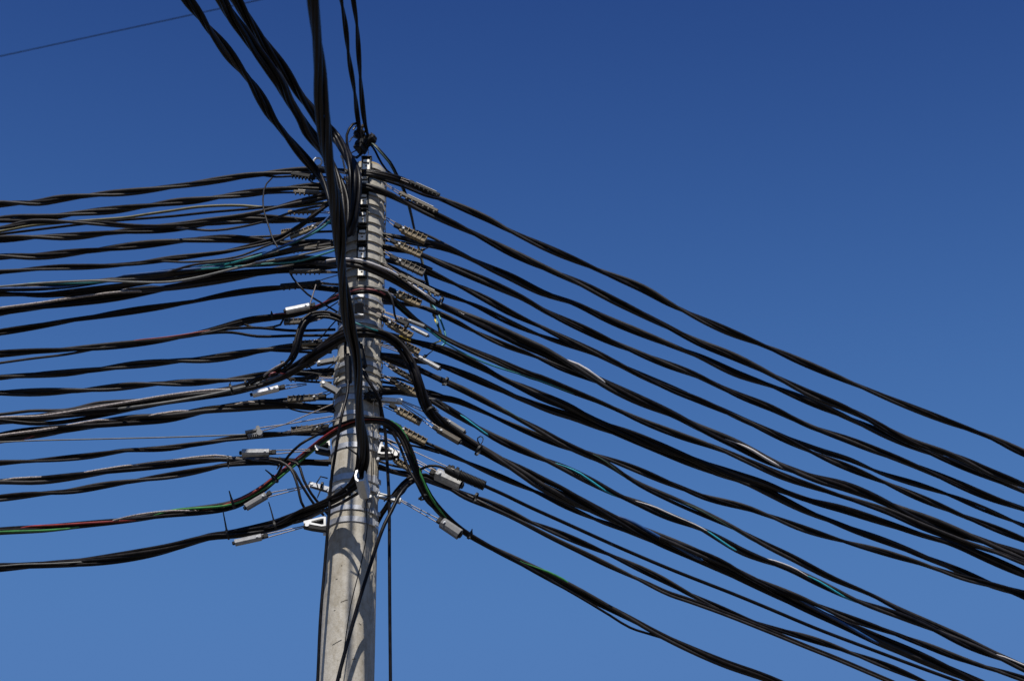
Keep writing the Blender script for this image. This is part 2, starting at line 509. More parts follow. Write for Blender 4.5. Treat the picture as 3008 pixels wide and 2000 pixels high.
VIEWREF = Vector((0, -.87, -.5))
COLNAME = dict(grey="grey wire", white="pale wire", rope="braided grey wire", olive="olive wire", teal="teal wire", cyan="bright cyan wire", blue="blue wire", navy="dark blue wire",
               green="green wire", dgreen="dark green wire", red="red wire", dred="dark red wire", yellow="yellow wire")
def bundle(name, label, path, Y0=8.8, w=20, wires="bbb", period=380, show=None, ext=(0, 0), group=None, extra=(), sl=.25, sr=.5, cat="cable bundle", loose=.0):
    """a twisted bundle: every wire is a part of its own; wires names the sheath of each"""
    rnd = random.Random(sum(map(ord, label)))
    w *= {GT: 1.32, GL: 1.26}.get(group, 1.16)
    period *= {GT: 1.9, GL: 1.5}.get(group, 1.2)
    names = [dict(b="black_c" if group == GL else "black", c="black_b", d="black_c").get(x, x) for x in (wires.split() if " " in wires else list(wires))] if not isinstance(wires, list) else wires
    pts = spline(extend(lift(path, Y0, sl, sr), *ext), .035)
    root = empty(name, pts[len(pts) // 2], label, cat, group)
    m = len(pts)
    s = [0.0]
    for a, b in zip(pts, pts[1:]): s.append(s[-1] + (b - a).length)
    s0 = rnd.uniform(0, 1)
    T = period * PXM
    half = w / 2 * PXM
    fr = []
    n1 = None
    for i in range(m):
        t = (pts[min(i + 1, m - 1)] - pts[max(i - 1, 0)]).normalized()
        v = VIEWREF - t * VIEWREF.dot(t)
        if v.length < .15: v = Vector((1, 0, 0)) - t * t.x
        if n1 is None: n1 = v.normalized()
        n1 = (n1 - t * n1.dot(t)).normalized() * .7 + v.normalized() * .3
        n1.normalize()
        fr.append((n1.copy(), t.cross(n1)))
    pix = [1504 + FPX * p.x / (p.y * CP + (p.z - EYE.z) * SP) for p in pts]   # how far along its run each point lies
    piy = [1000 - FPX * ((p.z - EYE.z) * CP - p.y * SP) / (p.y * CP + (p.z - EYE.z) * SP) for p in pts]
    plain = [k for k in range(len(names)) if k not in (show or {})]
    lay = LAY[len(plain)]
    ph2, ph3 = rnd.uniform(0, 6), rnd.uniform(0, 6)
    for k, mname in enumerate(names):
        if k in (show or {}): ang, rho, rr = 0, .5, .25
        else: ang, rho, rr = lay[plain.index(k)]
        ang += rnd.uniform(-.3, .3)
        rng = (show or {}).get(k)
        rho *= rnd.uniform(.92, 1.08); rr *= rnd.uniform(.9, 1.08)
        a1, a2 = rnd.uniform(0, 6), rnd.uniform(0, 6)
        q, thin = [], [1.0] * m
        for i in range(m):
            th = ang + 2 * math.pi * (s[i] - s0) / T + .5 * math.sin(s[i] * 2.1 + ph2) + .25 * math.sin(s[i] * 3.7 + a1)
            ro = rho * half * (1 + .16 * math.sin(s[i] * 2.6 + a2) + loose * math.sin(s[i] * 1.7 + a1))
            if rng is not None:                   # a wire that lies inside the twist and comes to the surface here and there
                px = pix[i]
                ro, thin[i] = .0, .3
                for x0, x1, t0, t1 in rng:
                    if x0 - 40 < px < x1 + 40:
                        u = (px - x0) / (x1 - x0)
                        e = min(1, max(0, (px - x0 + 40) / 80)) * min(1, max(0, (x1 + 40 - px) / 80))
                        th = R(t0 + (t1 - t0) * u) * (-1 if fr[i][1].z < 0 else 1)
                        ro, thin[i] = half * .84 * e, max(thin[i], .3 + .7 * e)
            q.append(pts[i] + (fr[i][0] * math.cos(th) + fr[i][1] * math.sin(th)) * ro)
        o = link("wire", wire_mesh(q, (lambda t: rr * half * thin[min(m - 1, round(t * (m - 1)))]) if rng is not None else rr * half, M[mname]), root)
        if mname in COLNAME: o["label"] = COLNAME[mname]
    for e in extra:                              # wires that leave the twist near the pole
        mname, r, pth = e[0], e[1], list(e[2])
        for end in (0, -1):                      # an end that lies along the bundle is buried in it
            qx, qy = pth[end][0], pth[end][1]
            if abs(qx - XPOLE) > 130 and qx > 5:
                best = min(range(m), key=lambda i: (pix[i] - qx) ** 2 + (piy[i] - qy) ** 2)
                if math.hypot(pix[best] - qx, piy[best] - qy) < 26 and 0 < best < m - 1:
                    if end == 0: pth = [pts[max(0, best - 3)], pts[best]] + pth[1:]
                    else: pth = pth[:-1] + [pts[best], pts[min(m - 1, best + 3)]]
        Ye = e[3] if len(e) > 3 else Y0
        edge = min(e[2][0][0], e[2][-1][0]) <= 5          # runs out of the frame with its bundle
        q = spline(extend(lift(pth, Ye, sl, sr), 2.6 if edge else 0, 0), .03)
        o = link("wire", wire_mesh(q, r / 2 * PXM, M[mname]), root)
        if mname in COLNAME: o["label"] = COLNAME[mname]
    return root

GL, GR, GT = "twisted cables running to the left", "twisted cables running to the right", "cables passing overhead towards the viewer"
X = 2.6
bundle("cable_bundle", "topmost twisted black bundle on the left, meeting the pole under the eye bolt",
       [(0, 599), (115, 595), (172, 585), (273, 573), (373, 565), (500, 550), (557, 542), (658, 527), (744, 514), (859, 503), (948, 500), (1030, 506, 8.8)], 8.78, 21, "ccb", 330, None, (X, 0), GL,
       extra=[("black", 7, [(760, 520), (810, 520), (859, 518), (948, 520), (1020, 528)])])
bundle("cable_bundle", "second black bundle from the top on the left, over a pale strip clamp",
       [(0, 645), (129, 639), (244, 625), (344, 616), (500, 595), (586, 588), (687, 575), (773, 563), (859, 551), (948, 548), (1030, 556)], 8.8, 22, "cbc", 360, None, (X, 0), GL,
       extra=[("black_b", 7, [(700, 577), (790, 568), (864, 566), (950, 574), (1020, 585)])])
bundle("single_wire", "thin olive wire weaving between the upper bundles on the left", [(0, 680), (86, 664), (187, 654), (298, 645), (373, 639), (430, 630), (500, 620), (586, 608), (701, 604), (773, 609), (873, 607), (970, 594), (1025, 600)], 8.76, 7, ["olive"], 300, None, (X, 0), GL, cat="wire")
bundle("single_wire", "thin black wire just below the olive wire on the left", [(0, 688), (115, 674), (230, 660), (344, 648), (500, 636), (615, 624), (730, 614), (775, 609), (844, 607), (900, 597), (965, 582), (1020, 575)], 8.74, 7, ["black"], 300, None, (X, 0), GL, cat="wire")
bundle("cable_bundle", "two-wire black cable crossing steeply through the olive wire on the left", [(0, 670), (86, 652), (187, 651), (287, 656), (402, 665), (500, 662), (615, 648), (701, 636), (787, 616), (873, 593), (959, 574), (1015, 555)], 8.70, 15, "bc", 420, None, (X, 0), GL)
bundle("cable_bundle", "black bundle on the left from which one loose wire sags free before the pole", [(0, 703), (115, 697), (215, 694), (344, 682), (500, 671), (615, 656), (730, 643), (844, 645), (970, 648), (1025, 655)], 8.82, 22, "cbc", 400, None, (X, 0), GL,
       extra=[("black_b", 8, [(500, 672), (557, 673), (629, 677), (701, 668), (787, 648), (873, 619), (970, 600), (1010, 592)], 8.72)])
bundle("cable_bundle", "black bundle on the left that opens into two wires under the hanging thin loop", [(0, 754), (115, 751), (230, 740), (359, 726), (500, 711), (615, 703), (672, 702), (758, 708), (859, 716), (973, 714), (1025, 720)], 8.83, 22, "cbb", 420, None, (X, 0), GL,
       extra=[("black_b", 8, [(640, 701), (730, 697), (798, 694), (860, 688), (973, 680), (1020, 684)])])
bundle("cable_bundle", "dark bundle on the left bending steeply up beside the brightest tan clamp", [(0, 800), (86, 792), (172, 786), (258, 783), (373, 777), (500, 760), (586, 750), (672, 737), (758, 718), (830, 696), (880, 665), (925, 630), (970, 595), (1000, 560, 8.62)], 8.68, 17, "bcb", 420, None, (X, 0), GL,
       extra=[("black_b", 7, [(450, 775), (540, 770), (615, 766), (680, 758), (715, 749), (773, 726), (830, 703), (880, 672)], 8.67)])
bundle("cable_bundle", "ragged left bundle whose teal, blue and pale wires fan out near the pole", [(0, 845), (115, 840), (230, 834), (344, 822), (430, 812), (500, 802), (615, 786), (701, 770), (773, 752), (859, 738), (930, 728), (985, 718)], 8.70, 23, ["black_b", "teal", "black", "blue", "black_b"], 480, {1: [(60, 330, 60, -20), (560, 800, 40, 0)], 3: [(-50, 230, -10, -40), (330, 680, 80, -20)]}, (X, 0), GL, loose=.15,
       extra=[("teal", 7, [(640, 790), (701, 768), (781, 744), (859, 714), (930, 680), (975, 646), (1000, 620)], 8.60),
              ("blue", 7, [(700, 772), (790, 740), (879, 702), (931, 671), (971, 631), (1000, 600)], 8.58),
              ("grey", 7, [(0, 842), (90, 834), (172, 829), (287, 825), (400, 829), (500, 828), (586, 814), (643, 800), (758, 773), (873, 752), (976, 728), (1010, 722)], 8.62),
              ("teal", 6, [(560, 795), (672, 785), (773, 776), (873, 768), (976, 738), (1010, 725)], 8.64),
              ("black_b", 8, [(470, 790), (570, 778), (672, 766), (787, 748), (859, 728), (940, 712)], 8.63)])
bundle("cable_bundle", "dark cable at the left edge directly below the teal and blue wires", [(0, 863), (115, 866), (201, 860), (316, 848), (420, 832), (500, 816), (600, 797), (701, 783), (800, 772), (900, 762), (985, 762)], 8.74, 20, "bcb", 500, None, (X, 0), GL)
# a through bundle: comes from the left, crosses the pole's front, goes on to the right
bundle("cable_bundle", "bundle with a pale wire crossing the pole's front below the hook plates",
       [(0, 917), (115, 900), (230, 882), (359, 866), (500, 845), (615, 823), (701, 809), (816, 793), (900, 783), (974, 778, 8.68), (1020, 775, 8.61), (1056, 777, 8.59), (1107, 794, 8.61), (1170, 825, 8.68), (1222, 858, 8.76), (1308, 902), (1394, 940), (1466, 972), (1550, 1011), (1586, 1026), (1672, 1070), (1730, 1100), (1787, 1131), (1873, 1173), (2000, 1228), (2055, 1256), (2160, 1303), (2266, 1356), (2384, 1402), (2487, 1431), (2594, 1473), (2671, 1507), (2824, 1565), (3008, 1633)],
       8.78, 27, ["white", "black_b", "black", "black_c"], 520, {0: [(330, 480, 85, 60), (1655, 1775, 85, 20), (2167, 2311, 40, -20)]}, (X, X), GL,
       extra=[("rope", 8, [(0, 905), (115, 890), (230, 873), (359, 857), (440, 845)], 8.72), ("white", 8, [(960, 766, 8.66), (1000, 761, 8.6), (1020, 761, 8.57), (1056, 764, 8.55), (1107, 780, 8.57), (1158, 803, 8.62), (1222, 846, 8.68), (1251, 866, 8.68), (1290, 893, 8.74)]),
              ("black", 8, [(701, 815), (780, 803), (850, 799), (930, 800), (1000, 800)])])
bundle("cable_bundle", "smooth black bundle on the left running into a long black clamp", [(0, 976), (115, 956), (258, 933), (387, 913), (500, 896), (586, 881), (701, 860), (816, 845), (873, 842), (941, 845), (1010, 852)], 8.8, 19, "bbb", 460, None, (X, 0), GL,
       extra=[("black", 7, [(800, 846), (850, 836), (941, 834), (1010, 836)]), ("black", 6, [(852, 803, 8.8), (870, 829, 8.7), (903, 864, 8.7), (945, 890, 8.72), (992, 917, 8.74)])])
bundle("cable_bundle", "bundle with a red wire crossing the pole's front just above the large slotted plate",
       [(0, 1040), (86, 1034), (230, 1024), (359, 1012), (500, 996), (615, 973), (730, 941), (801, 931), (873, 922), (930, 903), (985, 876, 8.68), (1031, 858, 8.62), (1082, 851, 8.61), (1120, 862, 8.64), (1158, 885, 8.70), (1222, 940, 8.78), (1280, 979), (1323, 1002), (1394, 1034), (1452, 1058), (1550, 1100), (1586, 1111), (1672, 1145), (1787, 1191), (1887, 1237), (2000, 1280), (2090, 1310), (2195, 1352), (2301, 1398), (2403, 1433), (2518, 1470), (2613, 1503), (2709, 1545), (2824, 1588), (2939, 1626), (3008, 1652)],
       8.76, 19, ["dred", "black_b", "black", "black_c"], 640, {0: [(370, 620, 70, 20), (780, 990, 60, 10)]}, (X, X), GL,
       extra=[("black_b", 8, [(0, 1066), (86, 1054), (200, 1040), (330, 1022)]), ("black", 9, [(520, 992), (615, 974), (687, 965), (758, 963), (859, 971), (985, 968)]), ("black", 9, [(560, 985), (672, 976), (758, 988), (859, 986), (988, 985)]), ("black", 7, [(690, 966), (758, 964), (830, 950), (845, 947)]),
              ("dred", 6, [(990, 868, 8.66), (1031, 856, 8.59), (1060, 849, 8.58), (1107, 854, 8.58), (1130, 866, 8.64)]), ("teal", 5, [(1222, 948), (1323, 1016), (1423, 1065), (1550, 1106), (1586, 1118), (1672, 1150), (1760, 1183)]),
              ("black_b", 7, [(1100, 850, 8.58), (1140, 858, 8.58), (1152, 880, 8.58), (1157, 905, 8.6), (1160, 930, 8.62), (1170, 945, 8.7)])])
bundle("cable_bundle", "black bundle on the left ending at a clamp behind the drooping dark loop", [(0, 1108), (115, 1100), (215, 1094), (316, 1082), (402, 1071), (500, 1061), (615, 1054), (715, 1039), (801, 1024), (880, 1018), (960, 1012), (1010, 1010)], 8.82, 20, "ccb", 380, None, (X, 0), GL,
       extra=[("black", 8, [(760, 1034), (830, 1031), (900, 1034), (974, 1035)]), ("black", 7, [(750, 1035), (850, 1022), (930, 1026), (1000, 1022)])])
bundle("cable_bundle", "black bundle on the left passing behind the thin ring-shaped tie", [(0, 1154), (115, 1151), (215, 1147), (316, 1140), (402, 1132), (500, 1126), (586, 1122), (701, 1112), (787, 1100), (844, 1094), (974, 1092), (1010, 1093)], 8.86, 20, "ccb", 360, None, (X, 0), GL,
       extra=[("black", 8, [(740, 1106), (844, 1098), (900, 1102), (974, 1106)]), ("black", 7, [(800, 1112), (870, 1117), (974, 1124)])])
bundle("cable_bundle", "thick mixed bundle arching over the pole's middle and plunging down to the right",
       [(0, 1234), (115, 1229), (258, 1212), (400, 1193), (500, 1174), (615, 1157), (701, 1143), (787, 1118), (844, 1095), (903, 1058, 8.74), (954, 1027, 8.67), (1008, 993, 8.60), (1046, 981, 8.57), (1090, 980, 8.57), (1133, 990, 8.6), (1171, 1016, 8.64), (1204, 1062, 8.66), (1227, 1116, 8.66), (1242, 1165, 8.7), (1256, 1200, 8.74), (1285, 1235, 8.8), (1337, 1276), (1394, 1310), (1480, 1358), (1550, 1395), (1586, 1415), (1650, 1446), (1746, 1494), (1841, 1539), (1937, 1584), (2033, 1626), (2128, 1671), (2224, 1716), (2300, 1752), (2365, 1782), (2480, 1832), (2594, 1886), (2709, 1934), (2824, 1982), (2900, 2014)],
       8.78, 31, ["black_b", "black", "blue", "black_c", "black", "black_b"], 760, {2: [(1800, 2080, 80, -30), (2300, 2600, 70, -40)]}, (X, X), GL, loose=.26,
       extra=[("rope", 8, [(0, 1226), (115, 1222), (258, 1200), (380, 1180), (500, 1160), (615, 1146), (700, 1130)], 8.72), ("grey", 8, [(330, 1205), (430, 1190), (560, 1170), (660, 1150), (760, 1125), (840, 1092)], 8.7),
              ("black_b", 10, [(0, 1217), (86, 1207), (201, 1203), (287, 1183), (400, 1176), (520, 1162)], 8.8),
              ("black", 10, [(690, 1140, 8.75), (744, 1115, 8.7), (790, 1098, 8.66), (830, 1074, 8.62), (855, 1050, 8.6), (870, 1020, 8.58), (879, 979, 8.58), (893, 948, 8.58), (916, 929, 8.6), (953, 924, 8.62), (1000, 936, 8.62), (1040, 958, 8.58), (1085, 985, 8.56)]),
              ("black", 10, [(700, 1146, 8.76), (760, 1116, 8.71), (800, 1100, 8.67), (840, 1080, 8.63), (866, 1050, 8.61), (879, 1020, 8.6), (886, 985, 8.6), (898, 955, 8.6), (920, 936, 8.61), (960, 931, 8.62), (1003, 945, 8.61), (1050, 972, 8.58), (1100, 990, 8.57)]),
              ("black_c", 9, [(770, 1108, 8.74), (806, 1092, 8.68), (846, 1060, 8.64), (862, 1024, 8.6), (871, 985, 8.6), (886, 945, 8.61), (910, 922, 8.62), (960, 916, 8.62), (1003, 932, 8.6)]),
              ("rope", 6, [(745, 1119, 8.66), (790, 1091, 8.6), (836, 1064, 8.57)]), ("dred", 6, [(770, 1112, 8.66), (800, 1095, 8.61), (838, 1074, 8.58)]),
              ("black_b", 9, [(860, 1085, 8.75), (903, 1046, 8.7), (941, 1015, 8.67), (974, 989, 8.62), (1008, 969, 8.58), (1046, 967, 8.55), (1090, 966, 8.55), (1133, 976, 8.57), (1180, 1008, 8.6), (1216, 1062, 8.62), (1240, 1120, 8.64)]),
              ("teal", 5, [(1036, 945, 8.5), (1060, 955, 8.5), (1090, 966, 8.52), (1120, 975, 8.58)])])
bundle("cable_bundle", "thick left bundle with a braided grey wire, under a dark ribbed clamp", [(0, 1281), (143, 1268), (258, 1251), (380, 1234), (500, 1224), (615, 1203), (701, 1194), (787, 1188), (859, 1191), (976, 1202), (1015, 1208)], 8.8, 28, ["rope", "black_b", "black", "black_c"], 460, {0: [(-200, 330, -30, 70), (420, 560, 40, 80), (690, 760, 60, 80)]}, (X, 0), GL,
       extra=[("dred", 5, [(0, 1300), (60, 1294), (110, 1284)]), ("black", 8, [(730, 1178), (830, 1172), (900, 1172), (980, 1172)])])
bundle("cable_bundle", "slim black bundle on the left passing just below the small toothed grip", [(0, 1359), (143, 1350), (258, 1339), (373, 1322), (500, 1315), (615, 1299), (715, 1284), (787, 1276), (844, 1274), (930, 1271), (990, 1262)], 8.84, 17, "bcb", 420, None, (X, 0), GL)
bundle("cable_bundle", "bundle with braided wires on the left running under the horizontal aluminium clamp", [(0, 1415), (115, 1410), (230, 1396), (359, 1379), (500, 1361), (586, 1351), (672, 1347), (758, 1350), (816, 1356), (873, 1357), (968, 1356), (1000, 1357)], 8.8, 21, ["rope", "black", "black_b"], 420, {0: [(0, 150, 40, 80), (220, 420, 30, 80), (470, 680, 40, 85)]}, (X, 0), GL,
       extra=[("black_b", 8, [(700, 1347, 8.74), (770, 1350, 8.7), (816, 1352, 8.68), (853, 1376, 8.66), (873, 1422, 8.66), (885, 1474, 8.68), (902, 1505, 8.72), (915, 1520, 8.78)]), ("black", 8, [(720, 1350, 8.74), (790, 1352, 8.7), (853, 1372, 8.67), (885, 1422, 8.67), (905, 1455, 8.68), (930, 1490, 8.7), (950, 1512, 8.76)]),
              ("black_c", 8, [(740, 1348, 8.75), (830, 1350, 8.7), (873, 1361, 8.68), (893, 1411, 8.67), (915, 1450, 8.68), (945, 1488, 8.72), (965, 1512, 8.76)]), ("black", 7, [(760, 1345), (850, 1352), (900, 1362), (965, 1366)])])
bundle("cable_bundle", "slim black bundle tied to the one above it left of the horizontal aluminium clamp", [(0, 1464), (100, 1452), (201, 1442), (301, 1425), (402, 1411), (500, 1397), (600, 1378), (660, 1366), (740, 1357), (810, 1355)], 8.78, 18, "bcb", 340, None, (X, 0), GL)
bundle("cable_bundle", "bundle with bright red and green wires arching over the pole's bare concrete",
       [(0, 1559), (143, 1552), (287, 1537), (402, 1523), (500, 1508), (600, 1497), (660, 1488), (701, 1476), (758, 1445), (801, 1412), (859, 1364), (902, 1329), (950, 1290, 8.68), (1000, 1257, 8.62), (1043, 1239, 8.58), (1077, 1232, 8.56), (1120, 1233, 8.57), (1158, 1252, 8.6), (1184, 1286, 8.62), (1209, 1346, 8.64), (1230, 1398, 8.66), (1260, 1460, 8.7), (1304, 1514, 8.78), (1363, 1562), (1423, 1596), (1500, 1634), (1550, 1660), (1640, 1706), (1781, 1779), (1850, 1815), (1921, 1853), (2026, 1903), (2131, 1948), (2250, 1990), (2330, 2022)],
       8.76, 22, ["green", "black_b", "red", "black", "black_c"], 900, {0: [(-600, 240, 40, -30), (480, 740, 75, -10), (760, 1000, -20, -50), (1125, 1310, 75, 10), (1570, 1690, 85, 70), (1830, 1890, 40, -40)], 2: [(60, 440, 80, -20), (640, 1130, 40, 20)]}, (X, X), GL,
       extra=[("rope", 6, [(300, 1527), (402, 1512), (500, 1500), (590, 1490)], 8.7), ("black", 8, [(801, 1395, 8.7), (842, 1345, 8.66), (882, 1305, 8.62), (930, 1278, 8.63), (990, 1250, 8.58), (1043, 1231, 8.55), (1090, 1226, 8.53), (1135, 1232, 8.54), (1175, 1262, 8.57), (1205, 1310, 8.6), (1225, 1365, 8.62), (1232, 1400, 8.64)]),
              ("black_c", 8, [(1077, 1240, 8.57), (1115, 1242, 8.58), (1146, 1262, 8.6), (1172, 1305, 8.62), (1200, 1375, 8.63), (1225, 1420, 8.62), (1252, 1470, 8.68), (1290, 1515, 8.76)]),
              ("black", 8, [(1350, 1558), (1450, 1616), (1550, 1668), (1680, 1740), (1781, 1800), (1850, 1842), (1910, 1862), (1990, 1884)])])
# the large overhead bundle that ends in the open clamp, then turns left as the lowest cable
ZB2 = P(1068, 1370, 8.50).z
B2 = [PL(920, 0, ZB2), PL(930, 102, ZB2), PL(938, 203, ZB2), PL(942, 271, ZB2), PL(949, 339, ZB2), PL(959, 441, ZB2), PL(969, 510, ZB2), PL(981, 573, ZB2), PL(990, 650, ZB2), PL(999, 726, ZB2), PL(1005, 800, ZB2), PL(1010, 844, ZB2), PL(1018, 907, ZB2), PL(1028, 971, ZB2), PL(1041, 1022, ZB2), PL(1051, 1086, ZB2), PL(1053, 1165, ZB2), PL(1058, 1242, ZB2), PL(1067, 1318, ZB2)]
bundle("cable_bundle", "thickest black bundle, dropping in front of the pole and curving away lowest left",
       B2 + [(1066, 1370, 8.50), (1052, 1412, 8.55), (1018, 1446, 8.61), (967, 1476, 8.66), (903, 1505, 8.72), (850, 1528, 8.75), (801, 1546), (701, 1566), (615, 1577), (500, 1610), (402, 1630), (258, 1650), (143, 1658), (0, 1666)],
       8.78, 25, ["black", "black", "black_c", "black", "black"], 560, None, (1.6, X), GT,
       extra=[("black_c", 9, [(1053, 1242, 8.2), (1052, 1330, 8.40), (1040, 1400, 8.50), (1000, 1444, 8.58), (940, 1476, 8.64), (880, 1500, 8.69), (827, 1533, 8.74), (760, 1552, 8.76)]), ("grey", 4, [(0, 1662), (60, 1657), (140, 1655), (262, 1654)], 8.74), ("black_b", 9, [(1052, 1448, 8.6), (1000, 1478, 8.62), (950, 1500, 8.66), (890, 1528, 8.71), (820, 1552, 8.74)])])
ZC = P(1068, 1370, 8.3).z
def top(label, pts, w, wires, period, endpts, Yanchor, ext0=1.5):
    a = pts[-1]
    z = P(a[0], a[1], Yanchor).z
    bundle("cable_bundle", label, [PL(x, y, z) for x, y in pts] + endpts, Yanchor, w, wires, period, None, (ext0, 0), GT)
top("leftmost thick black bundle coming down from the top edge to the pole", [(552, 0), (586, 48), (613, 88), (653, 136), (694, 187), (738, 244), (772, 298), (799, 346), (833, 390), (874, 441), (925, 500)], 25, "bcbb", 330, [(946, 528, 8.7), (967, 573, 8.66), (985, 625, 8.62), (1000, 690, 8.62)], 8.72)
top("second thick black bundle from the left at the top edge, left of its twin", [(653, 0), (681, 51), (718, 102), (748, 146), (789, 197), (823, 244), (847, 295), (881, 346), (901, 383), (931, 420), (956, 452)], 31, "bbcbb", 400, [(985, 510, 8.7), (1005, 570, 8.68), (1018, 640, 8.66), (1020, 690, 8.66)], 8.74)
top("thick black bundle twisted against its left twin, bending over the pole top", [(694, 0), (721, 44), (755, 95), (789, 146), (823, 193), (857, 244), (887, 288), (925, 332), (950, 365), (979, 395)], 31, "bbcbb", 430, [(1009, 436, 8.68), (1030, 478, 8.62), (1041, 520, 8.58), (1042, 580, 8.58), (1037, 640, 8.6), (1024, 690, 8.64)], 8.72)
top("left one of two thin cables dropping to the black connectors", [(1003, 0), (1013, 68), (1023, 153), (1033, 220), (1043, 288), (1051, 345)], 13, "bb", 260, [(1056, 380, 8.76), (1062, 410, 8.78)], 8.74)
top("right one of two thin cables dropping to the black connectors", [(1038, 0), (1047, 68), (1054, 170), (1060, 254), (1069, 339), (1078, 385)], 13, "bb", 300, [(1084, 405, 8.77), (1090, 425, 8.78)], 8.76)

# bundles that run to the right
bundle("cable_bundle", "topmost twisted black bundle on the right, starting at the pole top", [(1070, 508, 8.68), (1093, 510, 8.68), (1165, 525, 8.72), (1222, 549), (1294, 583), (1366, 614), (1437, 647), (1500, 681), (1550, 703), (1586, 719), (1701, 768), (1787, 805), (1887, 848), (1985, 903), (2125, 967), (2266, 1023), (2336, 1054), (2500, 1125), (2617, 1173), (2777, 1234), (2904, 1281), (3008, 1331)], 8.72, 23, "cbd", 540, None, (0, X), GR,
       extra=[("black", 9, [(1085, 517, 8.7), (1130, 530, 8.7), (1194, 552, 8.74), (1250, 575, 8.76), (1310, 598, 8.8)])])
bundle("cable_bundle", "second black bundle from the top on the right, under a grey strip clamp", [(1060, 548, 8.68), (1085, 553, 8.68), (1136, 571, 8.71), (1194, 596), (1280, 634), (1366, 674), (1437, 708), (1500, 740), (1586, 782), (1701, 833), (1787, 874), (1873, 914), (1950, 953), (2055, 1007), (2160, 1051), (2266, 1100), (2371, 1152), (2500, 1205), (2570, 1240), (2681, 1298), (2809, 1342), (2904, 1385), (3008, 1424)], 8.74, 24, "bcd", 560, None, (0, X), GR)
bundle("cable_bundle", "third black bundle from the top on the right, leaving beside the uppermost tan clamp", [(1110, 689, 8.8), (1180, 700, 8.8), (1251, 715), (1308, 728), (1366, 751), (1437, 785), (1500, 814), (1586, 857), (1701, 897), (1787, 937), (1873, 974), (1950, 1006), (2055, 1047), (2160, 1096), (2266, 1135), (2371, 1177), (2480, 1222), (2586, 1269), (2713, 1322), (2809, 1360), (2904, 1398), (3008, 1442)], 8.82, 23, "bcb", 540, None, (0, X), GR,
       extra=[("black_b", 9, [(1222, 679), (1260, 694), (1294, 711), (1340, 735), (1390, 762)]), ("black", 8, [(1110, 705), (1180, 712), (1251, 724), (1310, 732)])])
bundle("cable_bundle", "fourth black bundle from the top on the right, drawn from the second tan clamp", [(1112, 722, 8.8), (1180, 735, 8.8), (1242, 751), (1294, 774), (1366, 803), (1452, 838), (1550, 883), (1615, 921), (1730, 974), (1816, 1012), (1950, 1066), (2055, 1107), (2160, 1156), (2266, 1198), (2371, 1249), (2500, 1296), (2570, 1323), (2681, 1365), (2809, 1419), (2904, 1458), (3008, 1496)], 8.8, 23, "bcbd", 600, None, (0, X), GR)
bundle("cable_bundle", "fifth black bundle from the top on the right, drawn from the darkest ribbed clamp", [(1112, 762, 8.8), (1180, 775), (1237, 790), (1308, 820), (1366, 846), (1430, 880), (1500, 920), (1586, 960), (1672, 1000), (1758, 1040), (1816, 1070), (1902, 1113), (1975, 1145), (2055, 1176), (2160, 1223), (2266, 1272), (2371, 1320), (2458, 1358), (2586, 1412), (2681, 1452), (2809, 1506), (3008, 1586)], 8.82, 20, "bbc", 500, None, (0, X), GR)
bundle("cable_bundle", "slim black bundle winding round the fifth one on the right", [(1115, 772, 8.82), (1180, 800), (1230, 830), (1265, 849), (1337, 875), (1394, 897), (1500, 948), (1615, 994), (1730, 1032), (1800, 1062), (1902, 1108), (2000, 1150), (2100, 1194), (2200, 1240), (2301, 1280), (2406, 1322), (2500, 1351), (2586, 1387), (2700, 1424), (2809, 1461), (3008, 1544)], 8.86, 17, "bc", 460, None, (0, X), GR)
bundle("cable_bundle", "slim bundle on the right merging under the one with the pale wire", [(1112, 885, 8.8), (1180, 892), (1239, 902), (1308, 929), (1394, 974), (1480, 1012), (1572, 1046), (1643, 1078), (1730, 1112), (1800, 1142), (1900, 1188)], 8.84, 16, "bc", 420, None, (0, .05), GR)
bundle("cable_bundle", "thick black bundle on the right below the dangling yellow-green loop", [(1112, 975, 8.8), (1170, 990), (1222, 1004), (1308, 1030), (1394, 1069), (1480, 1115), (1550, 1146), (1586, 1162), (1672, 1195), (1758, 1236), (1844, 1270), (1931, 1308), (2000, 1336), (2065, 1360), (2160, 1395), (2250, 1423), (2365, 1465), (2480, 1496), (2594, 1534), (2709, 1572), (2805, 1601), (2900, 1639), (3008, 1684)], 8.82, 25, "bcbd", 620, None, (0, X), GR)
bundle("cable_bundle", "black bundle on the right joining and leaving the thick one from below", [(1115, 1045, 8.82), (1200, 1055), (1294, 1074), (1366, 1100), (1452, 1137), (1550, 1180), (1615, 1204), (1690, 1226), (1758, 1252), (1844, 1284), (1931, 1318), (2033, 1362), (2110, 1392), (2192, 1416), (2250, 1442), (2365, 1499), (2480, 1545), (2594, 1587), (2709, 1633), (2824, 1679), (2920, 1720), (3008, 1752)], 8.86, 22, "bcb", 560, None, (0, X), GR)
bundle("cable_bundle", "black bundle with a dark green wire on the right of the pole", [(1112, 1040, 8.8), (1180, 1072), (1251, 1096), (1308, 1121), (1366, 1148), (1423, 1178), (1500, 1219), (1586, 1264), (1650, 1300), (1720, 1332), (1778, 1357), (1873, 1418), (1969, 1464), (2065, 1508), (2160, 1553), (2250, 1600), (2327, 1637), (2441, 1695), (2556, 1744), (2633, 1784), (2728, 1828), (2824, 1872), (2912, 1915), (3008, 1955)], 8.80, 20, ["dgreen", "black", "black_b"], 700, {0: [(1440, 1560, 70, 0), (1700, 1880, 70, -60), (2000, 2250, 60, -60)]}, (0, X), GR,
       extra=[("black_c", 9, [(1112, 1048), (1180, 1062), (1240, 1085), (1300, 1112)])])
